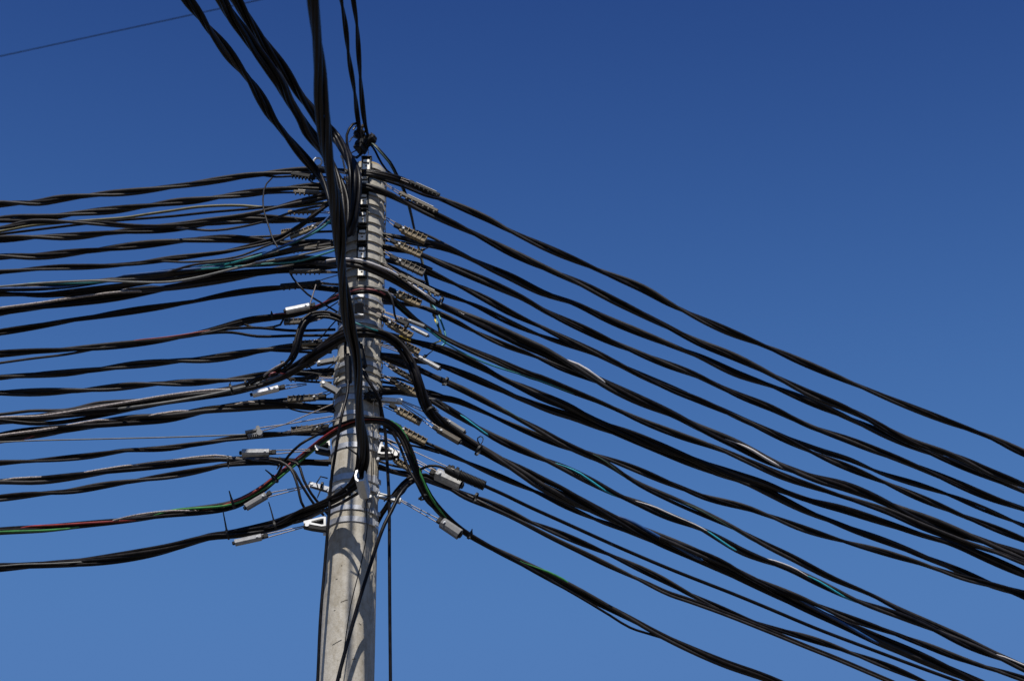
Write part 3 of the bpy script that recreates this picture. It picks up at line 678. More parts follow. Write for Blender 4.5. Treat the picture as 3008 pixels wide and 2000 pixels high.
bundle("cable_bundle", "black bundle on the right diverging above the one with the dark green wire", [(1115, 1150, 8.82), (1200, 1156), (1251, 1162), (1337, 1175), (1394, 1198), (1480, 1238), (1550, 1268), (1620, 1296), (1690, 1320), (1746, 1335), (1841, 1368), (1969, 1419), (2065, 1457), (2192, 1492), (2250, 1511), (2365, 1553), (2480, 1591), (2594, 1622), (2709, 1656), (2824, 1695), (2920, 1718), (3008, 1739)], 8.84, 19, "bcb", 520, None, (0, X), GR,
       extra=[("black", 8, [(1115, 1135), (1190, 1140), (1260, 1148), (1337, 1166)]), ("black", 8, [(1115, 1120), (1180, 1132), (1230, 1146), (1300, 1170)])])
bundle("cable_bundle", "bundle with bright cyan and pale wires on the right", [(1115, 1150, 8.78), (1200, 1152), (1257, 1170), (1331, 1211), (1394, 1250), (1452, 1284), (1500, 1307), (1572, 1337), (1650, 1370), (1730, 1411), (1809, 1452), (1880, 1480), (1969, 1518), (2049, 1549), (2112, 1582), (2176, 1617), (2250, 1647), (2327, 1674), (2403, 1710), (2518, 1763), (2633, 1804), (2728, 1843), (2824, 1886), (2920, 1926), (3008, 1962)], 8.76, 21, ["cyan", "black", "black_b", "white"], 420, {0: [(1325, 1470, 50, -40), (1660, 1810, 75, -50), (2050, 2180, 40, -60), (2370, 2520, 50, -60)], 3: [(1880, 2100, 88, 10), (2235, 2370, 85, 40), (2910, 3100, 85, 50)]}, (0, X), GR,
       extra=[("grey", 6, [(1252, 1158, 8.76), (1290, 1176, 8.77), (1331, 1204, 8.78)])])
bundle("cable_bundle", "slim black bundle merging from below into the plunging thick bundle", [(1112, 1262, 8.8), (1180, 1280), (1257, 1308), (1337, 1342), (1423, 1380), (1500, 1413), (1588, 1450), (1675, 1492), (1763, 1530), (1841, 1556), (1937, 1598)], 8.86, 18, "cb", 420, None, (0, .05), GR)
bundle("cable_bundle", "black bundle splitting off above the plunging thick bundle at the far right", [(1937, 1580), (2033, 1616), (2128, 1656), (2190, 1690), (2250, 1716), (2365, 1760), (2480, 1809), (2594, 1848), (2709, 1890), (2824, 1936), (3008, 1993)], 8.74, 19, "bcb", 480, None, (0, X), GR)
bundle("single_wire", "single straight black cable leaving the ribbed black splice closure to the lower right", [(1418, 1424, 8.64), (1424, 1427, 8.642), (1480, 1452, 8.68), (1550, 1486, 8.74), (1650, 1531, 8.83), (1780, 1590, 8.93), (1809, 1603), (1969, 1671), (2160, 1746), (2250, 1783), (2403, 1847), (2556, 1905), (2709, 1962), (2805, 1997), (2900, 2034)], 8.66, 9, ["black"], 300, None, (0, X), GR, cat="cable")
bundle("cable_bundle", "doubled twisted bundle on the right passing under the large rounded aluminium clamp", [(1112, 1372, 8.8), (1170, 1390), (1234, 1402), (1294, 1422), (1366, 1450), (1423, 1470), (1500, 1504), (1550, 1528), (1650, 1570), (1746, 1611), (1841, 1652), (1937, 1697), (2026, 1744), (2131, 1793), (2200, 1822), (2250, 1838), (2365, 1871), (2480, 1909), (2613, 1959), (2720, 2004)], 8.80, 19, "bcb", 420, None, (0, X), GR,
       extra=[("black", 7, [(1105, 1363), (1150, 1380), (1204, 1388), (1260, 1404)]), ("black_c", 11, [(1300, 1432), (1366, 1462), (1440, 1492), (1500, 1518), (1623, 1582), (1700, 1620), (1781, 1660), (1905, 1713), (1960, 1738), (2026, 1760), (2131, 1799), (2250, 1846), (2365, 1894), (2460, 1932), (2613, 1997), (2690, 2030)], 8.78),
              ("black_b", 9, [(1350, 1450), (1440, 1487), (1530, 1530), (1640, 1585), (1740, 1632), (1850, 1688), (1960, 1745), (2026, 1768), (2131, 1806), (2250, 1853), (2365, 1900), (2460, 1938), (2613, 2003), (2690, 2036)], 8.76)])
bundle("cable_bundle", "black cables rising from the pole's right side to the large aluminium clamp", [(1098, 1560, 8.86), (1115, 1520, 8.84), (1135, 1488, 8.80), (1158, 1455, 8.76), (1185, 1424, 8.74), (1215, 1402, 8.74), (1250, 1400, 8.76), (1300, 1422, 8.8)], 8.8, 20, "bcb", 600, None, (0, 0), "cables hanging down the pole")
# cables that run down the pole
bundle("drop_cable", "thin black cable running down the left side of the pole to its foot", [(1040, 985, 8.62), (1020, 990, 8.62), (1014, 1020, 8.62), (1015, 1050, 8.62), (1022, 1140, 8.58), (1003, 1224, 8.53), (987, 1319, 8.56), (972, 1421, 8.62), (966, 1510, 8.62), (954, 1659, 8.63), (941, 1819, 8.63), (933, 1997, 8.64), P(920, 2200, 8.63), Vector((XP - .17, 8.62, 2.5)), Vector((XP - .19, 8.6, .0))], 8.62, 8, ["black"], 300, None, (0, 0), "cables hanging down the pole", cat="cable")
bundle("drop_cable", "thin black cable hanging straight down free to the right of the pole", [(1055, 1075, 8.6), (1064, 1090, 8.6), (1094, 1137, 8.6), (1112, 1166, 8.62), (1122, 1210, 8.66), (1130, 1255, 8.68), (1138, 1370, 8.7), (1143, 1472, 8.7), (1144, 1620, 8.7), (1145, 1787, 8.7), (1147, 1997, 8.7), P(1149, 2200, 8.7), Vector((XP + .26, 8.7, 2.0)), Vector((XP + .27, 8.7, .0))], 8.7, 8, ["black"], 300, None, (0, 0), "cables hanging down the pole", cat="cable")
bundle("drop_cable", "black cable slanting down across the bare concrete from the right side of the pole", [(1240, 1402, 8.72), (1205, 1420, 8.68), (1176, 1450, 8.64), (1150, 1500, 8.62), (1125, 1550, 8.6), (1094, 1640, 8.6), (1053, 1771, 8.62), (1020, 1890, 8.62), (992, 1997, 8.62), P(965, 2130, 8.62), Vector((XP - .16, 8.6, 2.8)), Vector((XP - .16, 8.58, 1.2)), Vector((XP - .15, 8.58, .0))], 8.6, 9, ["black"], 300, None, (0, 0), "cables hanging down the pole", cat="cable",
       extra=[("black", 3, [(1180, 1560 - 90, 8.64), (1084, 1452, 8.58), (1078, 1560, 8.62), (1064, 1640, 8.64), (1030, 1780, 8.65), (1000, 1990, 8.66)])])
bundle("drop_cable", "flat black cable pair from the connectors dropping behind the right-hand bundles",
       [(1088, 420, 8.78), (1098, 425, 8.76), (1118, 447, 8.76), (1145, 478, 8.78), (1160, 505, 8.82), (1172, 530, 8.9), (1185, 555, 8.96), (1196, 585, 9.0), (1208, 630, 9.02), (1220, 685, 9.04), (1235, 745, 9.04), (1250, 810, 9.04), (1262, 865, 9.04), (1270, 905, 9.0)], 8.9, 11, ["black", "dgreen"], 900, None, (0, 0), "cables hanging down the pole",
       extra=[("black", 7, [(1088, 424, 8.79), (1100, 440, 8.78), (1115, 470, 8.79), (1135, 500, 8.82), (1160, 520, 8.86), (1176, 540, 8.9)])])
bundle("cable_loop", "dangling loop of yellow, green and blue wires between the right-hand bundles", [(1268, 895, 9.0), (1276, 925, 8.98), (1286, 955, 8.96), (1297, 985, 8.95), (1305, 998, 8.95)], 8.95, 12, ["yellow", "dgreen", "teal"], 60, None, (0, 0), "cables hanging down the pole",
       extra=[("yellow", 5, [(1297, 985, 8.95), (1296, 998, 8.95), (1285, 1006, 8.95), (1270, 1009, 8.95), (1255, 1010, 8.95)]), ("cyan", 7, [(1303, 990, 8.95), (1308, 1004, 8.95), (1301, 1017, 8.95), (1288, 1021, 8.95), (1265, 1020, 8.95), (1240, 1018, 8.95)]), ("teal", 6, [(1268, 893, 8.99), (1282, 912, 8.97), (1298, 950, 8.95), (1309, 985, 8.94), (1308, 1004, 8.94)]), ("yellow", 4, [(1174, 986, 8.75), (1188, 993, 8.78), (1205, 1000, 8.8)])])
# slack wires and tails round the upper pole
GS = "slack wires round the pole"
for lab, r, mt, pth in [
        ("slack wire slanting up behind the brightest white clamp", 4, "black", [(900, 935, 8.8), (935, 905, 8.78), (962, 880, 8.76), (990, 858, 8.76)]),
        ("slack wire slanting up to the pole above the drooping loop", 4, "black_b", [(925, 938, 8.8), (955, 912, 8.78), (994, 886, 8.76)]),
        ("thin wire crossing the gap above the long black clamp", 3, "grey", [(928, 828, 8.76), (958, 818, 8.76), (1000, 806, 8.76)]),
        ("thin dark wire rising from the clamp behind the drooping loop", 4, "black", [(905, 1012, 8.8), (945, 990, 8.78), (965, 965, 8.76), (992, 936, 8.76)]),
        ("black wire tail curling under the dark strip clamps at the pole top", 5, "black", [(905, 522, 8.74), (915, 536, 8.73), (930, 542, 8.73), (948, 536, 8.74), (985, 530, 8.76)]),
        ("black wire bowing down beside the hook plates", 7, "black", [(1020, 505, 8.68), (1034, 540, 8.62), (1036, 600, 8.6), (1028, 660, 8.62), (1016, 700, 8.66)]),
        ("second black wire bowing down beside the hook plates", 7, "black_c", [(1012, 520, 8.68), (1026, 560, 8.62), (1028, 620, 8.6), (1024, 680, 8.62), (1012, 715, 8.66)]),
        ("dark wire falling right below the ragged black tape", 5, "black", [(1072, 1090, 8.64), (1092, 1128, 8.62), (1108, 1160, 8.62), (1116, 1200, 8.66), (1118, 1240, 8.72)]),
        ("thin wire running straight down the concrete from the tape lump", 2.5, "black_b", [(1097, 1180, 8.7), (1094, 1300, 8.69), (1090, 1420, 8.68), (1084, 1530, 8.66)]),
        ("black wire curving into the clamps under the second tan one", 6, "black", [(1112, 742, 8.82), (1140, 748, 8.78), (1180, 762, 8.76), (1225, 772, 8.78), (1270, 790, 8.82)]),
        ("black wire curving out below the darkest ribbed clamp", 6, "black_b", [(1112, 790, 8.82), (1150, 800, 8.78), (1200, 812, 8.76), (1250, 828, 8.78)]),
        ("brown-black wire leaving the pole under the short tan clamp", 6, "black_b", [(1108, 1046, 8.8), (1140, 1050, 8.78), (1180, 1060, 8.78), (1235, 1078, 8.8)]),
        ("black wire leaving the pole above the tan clamp behind the thick bundle", 7, "black", [(1112, 1108, 8.82), (1160, 1110, 8.8), (1200, 1122, 8.8), (1260, 1150, 8.82)]),
        ("black wire leaving the pole beneath the light tan clamps", 7, "black", [(1112, 1292, 8.84), (1160, 1300, 8.8), (1220, 1310, 8.8), (1290, 1330, 8.84)]),
        ("black loop bowing below the folded grey bracket left of the pole", 4, "black", [(985, 1064, 8.78), (962, 1082, 8.74), (938, 1090, 8.72), (915, 1084, 8.72), (903, 1072, 8.74)]),
        ("thin wire between the low dark clamp and the grey channel bracket", 3, "black_b", [(900, 1106, 8.74), (925, 1096, 8.72), (948, 1100, 8.72), (978, 1094, 8.76)]),
        ("black wire tail poking down beside the slim left bracket", 4, "black", [(962, 1404, 8.70), (950, 1396, 8.68), (938, 1402, 8.68), (930, 1418, 8.68), (934, 1432, 8.68)]),
        ("black loop hugging the pole's left edge under the slim bracket", 4, "black_b", [(968, 1450, 8.74), (957, 1470, 8.70), (958, 1494, 8.70), (968, 1510, 8.72)]),
        ("thin wire looping over the bright bracket on the right", 3, "black", [(1112, 1300, 8.76), (1132, 1296, 8.72), (1150, 1308, 8.70), (1160, 1328, 8.70), (1152, 1344, 8.72)]),
        ("black wire wrapped round the crossed right-hand bracket", 4, "black", [(1128, 1472, 8.70), (1140, 1456, 8.68), (1156, 1450, 8.68), (1166, 1462, 8.70), (1158, 1478, 8.72)]),
        ("slack wire sagging left of the pole above the crossing green cable", 5, "black_c", [(840, 1196, 8.78), (880, 1208, 8.76), (930, 1212, 8.74), (985, 1206, 8.76)]),
        ("slack wire sagging between two clamps among the upper left bundles", 4, "black", [(862, 640, 8.76), (890, 655, 8.74), (930, 652, 8.74), (990, 630, 8.76)]),
        ("black wire low behind the bright bracket on the right", 7, "black_b", [(1108, 1352, 8.84), (1150, 1366, 8.8), (1200, 1376, 8.78), (1240, 1384, 8.78)])]:
    bundle("slack_wire", lab, pth, 8.75, r / 1.16, [mt], 300, None, (0, 0), GS, cat="wire")
bundle("jumper_wire", "thin wire hanging in a long bow across the upper left bundles", [(800, 522), (793, 527), (783, 540), (777, 552), (773, 576), (773, 605), (780, 637), (788, 660), (797, 691), (808, 715), (818, 730)], 8.66, 4.5, ["black_b"], 300, None, (0, 0), None, cat="wire")
bundle("messenger_wire", "single thin steel wire on the left reaching the small toothed grip", [(0, 1298), (98, 1294), (300, 1289), (500, 1284), (620, 1280), (722, 1276)], 8.72, 4, ["grey"], 300, None, (X, 0), None, cat="wire")
bundle("distant_wire", "lone thin wire crossing the top left corner of the sky", [P(-300, 229, 16), P(0, 166, 15.6), P(250, 112, 15.2), P(500, 58, 14.9), P(765, 0, 14.5), P(1000, -52, 14.2)], 15, 5.2, ["black"], 300, None, (3, 3), None, cat="wire")

# ------------------------------------------------------------------ hardware
CACHE = {}
def cached(key, build):
    if key not in CACHE: CACHE[key] = build()
    return CACHE[key]

def orient(a, b):
    x = (b - a).normalized()
    z = (Vector((0, 0, 1)) - x * x.z).normalized()
    y = z.cross(x)
    return Matrix((x, y, z)).transposed()

def place(name, a, b, label, cat, group, L0, H0, h_px):
    """an Empty at a, its x axis towards b, scaled so that the part meshes (L0 long, H0 high) fit"""
    root = empty(name, a, label, cat, group)
    rot = orient(a, b)
    root.rotation_euler = rot.to_euler()
    k = h_px * PXM / H0
    root.scale = ((b - a).length / L0, k, k)
    bpy.context.view_layer.update()
    return root

def ribbed_body(material):
    def f():
        bm = bmesh.new()
        b_box(bm, (.065, 0, -.0125), (.128, .026, .019), .002)                # trough
        b_box(bm, (.065, 0, .0185), (.124, .020, .005), .001)                 # top rail
        for i in range(6):
            x = .004 + i * .0244
            b_box(bm, (x, 0, 0), (.004, .034, .046 if i % 5 else .040), .0008)
        b_box(bm, (-.006, 0, -.012), (.014, .016, .012), .002)
        return finish(bm, "body", material, False)
    return f
def ribbed_wedge():
    bm = bmesh.new()
    b_box(bm, (.050, 0, .005), (.150, .010, .020), .002)  # full-length core, dark to stand for the shade in the open cells
    b_box(bm, (-.030, 0, .006), (.036, .022, .026), .003)
    return finish(bm, "wedge", M["dark"], False)
def ribbed_bolt():
    bm = bmesh.new()
    b_cyl(bm, (.004, -.024, -.004), (.004, .024, -.004), .0045, 8)
    b_cyl(bm, (.004, -.027, -.004), (.004, -.022, -.004), .0062, 6)
    b_cyl(bm, (.004, .022, -.004), (.004, .027, -.004), .0062, 6)
    return finish(bm, "bolt", M["galv"], False)
def strip_body(material):
    def f():
        bm = bmesh.new()
        b_box(bm, (.08, 0, .002), (.160, .024, .022), .003)
        for i in range(7):
            b_box(bm, (.012 + i * .0225, 0, -.014), (.006, .020, .013), .001)
        b_box(bm, (.012, 0, .014), (.018, .016, .010), .002)
        return finish(bm, "body", material, False)
    return f
def strip_top():
    bm = bmesh.new()
    b_box(bm, (.085, -.0005, .0145), (.105, .026, .005), .001)
    return finish(bm, "strip", M["palestrip"], False)
def bail(root, a, anchor, spread=.012, r=1.6, sag=.0):
    """two steel wires from the clamp's end to where they are anchored"""
    bm = bmesh.new()
    x = (anchor - a).normalized()
    up = (Vector((0, 0, 1)) - x * x.z).normalized()
    for s in (-1, 1):
        tube(bm, spline([a + up * s * spread, a.lerp(anchor, .5) + up * s * spread * .6 - Vector((0, 0, sag)), anchor + up * s * .003], .03), r * PXM, 6)
    link("bail", finish(bm, "bail", M["cable"]), root)

GCR, GCL = "clamps on the right of the pole", "clamps on the left of the pole"
def ribbed(a, b, label, group, material="tan", h=26, Y=8.7, anchor=None):
    A, B = P(*a, Y), P(*b, Y + .02)
    A, B = A.lerp(B, .03), A.lerp(B, .97)
    root = place("wedge_clamp", A, B, label, "clamp", group, .13, .046, h * .88)
    body = link("body", cached("rb" + material, ribbed_body(M[material])), root, True)
    link("wedge", cached("rw", ribbed_wedge), root, True)
    link("bolt", cached("rbo", ribbed_bolt), body, True)
    if anchor: bail(root, A, P(*anchor, YP - .02))
    return root
def striped(a, b, label, group, material="taupe", h=17, Y=8.7, anchor=None, pale=True):
    A, B = P(*a, Y), P(*b, Y + .02)
    root = place("strip_clamp", A, B, label, "clamp", group, .16, .034, h * .78)
    link("body", cached("sb" + material, strip_body(M[material])), root, True)
    if pale: link("strip", cached("st", strip_top), root, True)
    if anchor: bail(root, A, P(*anchor, YP - .02), .006)
    return root

striped((1202, 534), (1292, 574), "dark strip clamp on the topmost right-hand bundle", GCR, "dark", 17, 8.68, (1128, 508))
striped((1172, 567), (1286, 622), "grey strip clamp with a pale edge lying on the second right-hand bundle", GCR, "taupe", 20, 8.68, (1132, 541))
ribbed((1180, 673), (1254, 708), "uppermost tan ribbed clamp on the right, with wide open cells", GCR, "tan", 30, 8.70, (1122, 634))
ribbed((1168, 718), (1240, 751), "second tan ribbed clamp from the top on the right", GCR, "tan", 26, 8.71, (1122, 690))
ribbed((1170, 767), (1249, 804), "darkest grey-brown ribbed clamp on the right, just under the second tan one", GCR, "taupe", 28, 8.71, (1122, 733))
striped((1172, 807), (1290, 868), "slim strip clamp lying over the bundle with the pale wire", GCR, "taupe", 18, 8.62, (1122, 770))
ribbed((1164, 862), (1239, 895), "tan ribbed clamp directly below the bundle with the pale wire", GCR, "tan", 30, 8.70, (1122, 850))
ribbed((1140, 948), (1213, 990), "tan ribbed clamp beside the pair of aluminium plates", GCR, "tan", 27, 8.70, (1108, 925))
ribbed((1188, 1012), (1234, 1036), "short tan ribbed clamp partly hidden behind the arching thick bundle", GCR, "tan", 24, 8.76, (1105, 1008))
ribbed((1160, 1084), (1220, 1118), "grey-brown ribbed clamp just left of the plunging thick bundle", GCR, "taupe", 20, 8.74, (1117, 1057))
ribbed((1168, 1127), (1240, 1164), "tan ribbed clamp reaching behind the plunging thick bundle", GCR, "tan", 24, 8.76, (1114, 1098))
ribbed((1166, 1203), (1240, 1242), "light tan ribbed clamp above the bend of the green cable", GCR, "tan", 27, 8.74, (1112, 1185))
ribbed((1180, 1260), (1255, 1300), "light tan ribbed clamp crossed by the bright green wire", GCR, "tan", 25, 8.74, None)
ribbed((1160, 1350), (1212, 1381), "lowest tan ribbed clamp on the right, hung from the bright bracket", GCR, "tan", 22, 8.74, (1150, 1338))

ribbed((1047, 570, ), (1028, 528), "upper of two tan clamps pointing at the viewer left of the hook plates", "clamps on the front of the pole", "tan", 24, 8.62)
ribbed((1050, 622), (1034, 585), "lower of two tan clamps pointing at the viewer left of the hook plates", "clamps on the front of the pole", "tan", 24, 8.62)
striped((925, 523), (856, 512), "dark toothed clamp under the topmost left-hand bundle", GCL, "dark", 26, 8.74, (1000, 528), False)
striped((955, 570), (862, 564), "strip clamp with a pale top under the second left-hand bundle", GCL, "taupe", 20, 8.74, (1005, 580))
striped((936, 622), (846, 624), "tan toothed clamp behind the bent black wires on the left", GCL, "tan", 20, 8.84, (1000, 628), False)
ribbed((866, 678), (826, 683), "stub of a tan ribbed clamp poking out above the bent dark bundle", GCL, "tan", 20, 8.78)
ribbed((925, 666), (848, 697), "tan ribbed clamp on the left, the brightest one, above the blue wire", GCL, "tan", 21, 8.64, (985, 640))
striped((938, 722), (856, 738), "grey strip clamp with a pale edge among the fanned wires on the left", GCL, "taupe", 20, 8.72, (990, 715))
striped((945, 798), (850, 800), "toothed clamp with a pale top under the bundle with the pale wire", GCL, "taupe", 19, 8.74, (1000, 800))
striped((942, 832), (824, 842), "long black toothed clamp on the smooth left-hand bundle", GCL, "dark", 26, 8.74, (1005, 838), False)
ribbed((908, 941), (832, 946), "dirty tan clamp tucked under the white aluminium clamp on the left", GCL, "taupe", 22, 8.72, (990, 920))
ribbed((925, 1006), (858, 1010), "tan and black clamp behind the drooping dark loop", GCL, "tan", 20, 8.78, (985, 995))
ribbed((925, 1062), (896, 1078), "small grey clamp hung from the folded bracket left of the pole", GCL, "taupe", 16, 8.76, None)
striped((936, 1110), (848, 1114), "dark low clamp with tan specks just left of the grey channel bracket", GCL, "dark", 18, 8.80, (985, 1110), False)
ribbed((930, 1167), (842, 1173), "dark ribbed clamp with tan cells on top of the thick braided left bundle", GCL, "taupe", 24, 8.74, (985, 1145))
ribbed((938, 1256), (852, 1264), "dark grey ribbed clamp left of the crossing red and green cables", GCL, "taupe", 24, 8.76, (980, 1235))

# aluminium wedge clamps
HEXP = [(-.016, -.006), (-.010, -.015), (.010, -.015), (.016, -.006), (.016, .008), (.009, .015), (-.009, .015), (-.016, .008)]
def alu_shell(material):
    def f():
        bm = bmesh.new()
        b_xprism(bm, HEXP, 0, .12, False)
        inner = [(y * .78, z * .78) for y, z in HEXP]
        b_xprism(bm, inner, 0, .12, False)
        bm.verts.ensure_lookup_table()
        n = len(HEXP)
        for base, off in ((0, 2 * n), (n, 3 * n)):
            for i in range(n):
                j = (i + 1) % n
                bm.faces.new((bm.verts[base + i], bm.verts[base + j], bm.verts[off + j], bm.verts[off + i]))
        b_box(bm, (.06, 0, .0165), (.12, .010, .003), .0008)
        return finish(bm, "shell", material, True, 25)
    return f
def alu_wedge():
    bm = bmesh.new()
    b_box(bm, (.06, 0, 0), (.145, .017, .016), .003)
    b_box(bm, (-.02, 0, .002), (.02, .013, .022), .002)
    return finish(bm, "wedge", M["dark"], False)
def alu_bolt():
    bm = bmesh.new()
    b_cyl(bm, (.018, -.0195, 0), (.018, .0195, 0), .006, 6)
    b_cyl(bm, (.018, -.021, 0), (.018, .021, 0), .003, 10)
    return finish(bm, "bolt", M["galv"], False)
def alu(a, b, label, group, h, Y, material="alu", anchor=None, Yb=None, spread=.010):
    A, B = P(*a, Y), P(*b, Yb or Y)
    root = place("aluminium_clamp", A, B, label, "clamp", group, .12, .031, h * .9)
    shell = link("shell", cached("as" + material, alu_shell(M[material])), root, True)
    link("wedge", cached("aw", alu_wedge), root, True)
    link("bolt", cached("ab", alu_bolt), shell, True)
    if anchor: bail(root, A, P(*anchor), spread)
    return root
alu((909, 899), (840, 913), "brightest white aluminium clamp on the left, above the drooping loop", GCL, 20, 8.56, "alu", (928, 838, 8.7), None, .002)
alu((818, 1140), (742, 1158), "slim bright aluminium clamp under the arching bundle on the left", GCL, 20, 8.66, "alu", (900, 1128, 8.78))
alu((791, 1329), (711, 1330), "horizontal aluminium clamp with a bolt hole on the left", GCL, 22, 8.68, "alum", (929, 1320, 8.76))
alu((782, 1455), (722, 1490), "dull aluminium clamp hanging under the red and green cables", GCL, 22, 8.72, "alud", (908, 1427, 8.72))
alu((768, 1577), (690, 1594), "lowest aluminium clamp on the left, under the lowest bundle", GCL, 20, 8.72, "alum", (893, 1546, 8.74))
alu((1198, 941), (1246, 960), "upper of two aluminium plates next to the black sleeve on the right", GCR, 12, 8.66, "alud", (1075, 898, 8.68), None, .004)
alu((1208, 962), (1256, 986), "lower of two aluminium plates next to the black sleeve on the right", GCR, 12, 8.64, "alum", (1073, 905, 8.68), None, .003)
alu((1231, 1049), (1290, 1082), "long bright aluminium clamp right of the plunging thick bundle", GCR, 15, 8.70, "alum", (1102, 1008, 8.66))
alu((1314, 1236), (1364, 1268), "aluminium plate showing behind the plunging thick bundle", GCR, 14, 8.84, "alud", (1181, 1178, 8.78))
alu((1287, 1262), (1350, 1298), "dark grey clamp under the plunging thick bundle on the right", GCR, 20, 8.72, "taupe", (1181, 1186, 8.78))
alu((1282, 1392), (1354, 1424), "large rounded aluminium clamp below the ribbed black closure", GCR, 36, 8.70, "alum", (1180, 1338, 8.74))
alu((1298, 1535), (1350, 1570), "boxy grey aluminium clamp at the elbow of the green cable", GCR, 32, 8.72, "alud", (1178, 1470, 8.72))

# the open clamp that faces the viewer and holds the large bundle
A = P(1071, 1455, 8.56); B = A + Vector((-.012, -.16, .015))
root = empty("aluminium_clamp", A, "open bright aluminium clamp pointing at the viewer in front of the pole", "clamp", "clamps on the front of the pole")
root.rotation_euler = orient(A, B).to_euler()
bpy.context.view_layer.update()
bm = bmesh.new()
U = [(-.024, .026), (-.024, -.012), (-.016, -.026), (.010, -.028), (.022, -.018), (.026, .004), (.022, .030), (.012, .034), (.012, .026), (.018, .006), (.014, -.012), (.006, -.019), (-.012, -.018), (-.017, -.010), (-.017, .026)]
b_xprism(bm, [(-y * .95, z * .95 + .008) for y, z in U], 0, .15)
link("shell", finish(bm, "shell", M["alu"], True, 25), root, True)
bm = bmesh.new()
b_box(bm, (.06, 0, .004), (.15, .022, .020), .004)
link("wedge", finish(bm, "wedge", M["dark"], False), root, True)
bail(root, A, P(1082, 1490, 8.66), .006)

# triangular cast brackets on the pole's sides
def tri_parts(kind):
    def frame():
        bm = bmesh.new()
        o = [(0, -.024), (.018, -.026), (.092, -.006), (.092, .006), (.018, .026), (0, .026)]
        i = [(.009, -.016), (.017, -.017), (.060, -.0035), (.060, .0035), (.017, .017), (.009, .017)]
        b_frame(bm, o, i, -.022, .022)
        return finish(bm, "frame", M["galvw"], False)
    def web():
        bm = bmesh.new()
        b_prism(bm, [(.008, -.0165), (.060, -.004), (.060, .004), (.008, .0175)], -.005, .005)
        b_prism(bm, [(0, -.027), (.09, -.009), (.094, -.022), (.06, -.034), (0, -.048)], -.018, .020)
        return finish(bm, "arm", M["dark"], False)  # hollow and underside coloured dark in place of their shade
    def bolts():
        bm = bmesh.new()
        b_cyl(bm, (.006, -.012, -.046), (.006, -.012, -.060), .007, 8)
        return finish(bm, "bolt", M["galvw"], True)
    def bolt2():
        bm = bmesh.new()
        b_cyl(bm, (.006, -.012, .026), (.006, -.012, .044), .0065, 8)
        return finish(bm, "bolt", M["galvw"], True)
    def eye():
        bm = bmesh.new()
        b_cyl(bm, (.078, -.024, -.016), (.078, .024, -.016), .009, 12)
        return finish(bm, "pin", M["galvw"], True)
    return frame, web, bolts, bolt2, eye
TF = tri_parts(0)
def triangle(a, b, label, h, Y, Yb=None):
    A, B = P(*a, Y), P(*b, Yb or Y)
    root = place("cable_bracket", A, B, label, "bracket", "brackets on the pole", .092, .052, h)
    for nm, f in zip(("frame", "arm", "bolt", "bolt", "pin"), TF):
        link(nm, cached("tri" + f.__name__, f), root, True)
    return root
triangle((970, 1313), (926, 1316), "bright triangular bracket on the left, upper of the two", 30, 8.72)
triangle((958, 1536), (893, 1538), "brightest triangular bracket on the left beside the lowest bundle", 30, 8.66)
triangle((1113, 1323), (1174, 1333), "bright triangular bracket on the right of the bare concrete", 30, 8.74)
def chan(kind):
    def f():
        bm = bmesh.new()
        b_box(bm, (.05, 0, .008), (.10, .036, .004), .001)
        b_box(bm, (.05, -.0165, -.006), (.10, .003, .026), .001)
        b_box(bm, (.05, .0165, -.006), (.10, .003, .026), .001)
        b_box(bm, (.004, 0, -.004), (.006, .046, .046), .001)
        return finish(bm, "arm", M[kind], False)
    return f
def chan_bolt():
    bm = bmesh.new()
    b_cyl(bm, (.086, -.022, -.004), (.086, .022, -.004), .0075, 10)
    b_cyl(bm, (.086, -.024, -.004), (.086, -.018, -.004), .011, 6)
    return finish(bm, "bolt", M["galvw"], False)
def channel(a, b, label, h, Y, material="galv", Yb=None):
    A, B = P(*a, Y), P(*b, Yb or Y)
    root = place("cable_bracket", A, B, label, "bracket", "brackets on the pole", .10, .03, h)
    arm = link("arm", cached("ch" + material, chan(material)), root, True)
    link("bolt", cached("chb", chan_bolt), arm, True)
    return root
channel((998, 1152), (944, 1122), "grey channel bracket pointing up left beside the slack wires", 17, 8.72, "alud")
channel((984, 1056), (930, 1066), "folded grey bracket on the left, uppermost beside the pole", 14, 8.80, "alud")
channel((970, 1438), (908, 1420), "slim bracket on the left holding two steel wires and a black tie", 14, 8.74, "galv")
channel((1116, 1172), (1182, 1178), "bright bracket on the right above the light tan clamps", 14, 8.76, "galvw")
channel((1110, 1452), (1178, 1470), "bracket on the right crossed by the rising pair of black cables", 14, 8.74, "galvw")

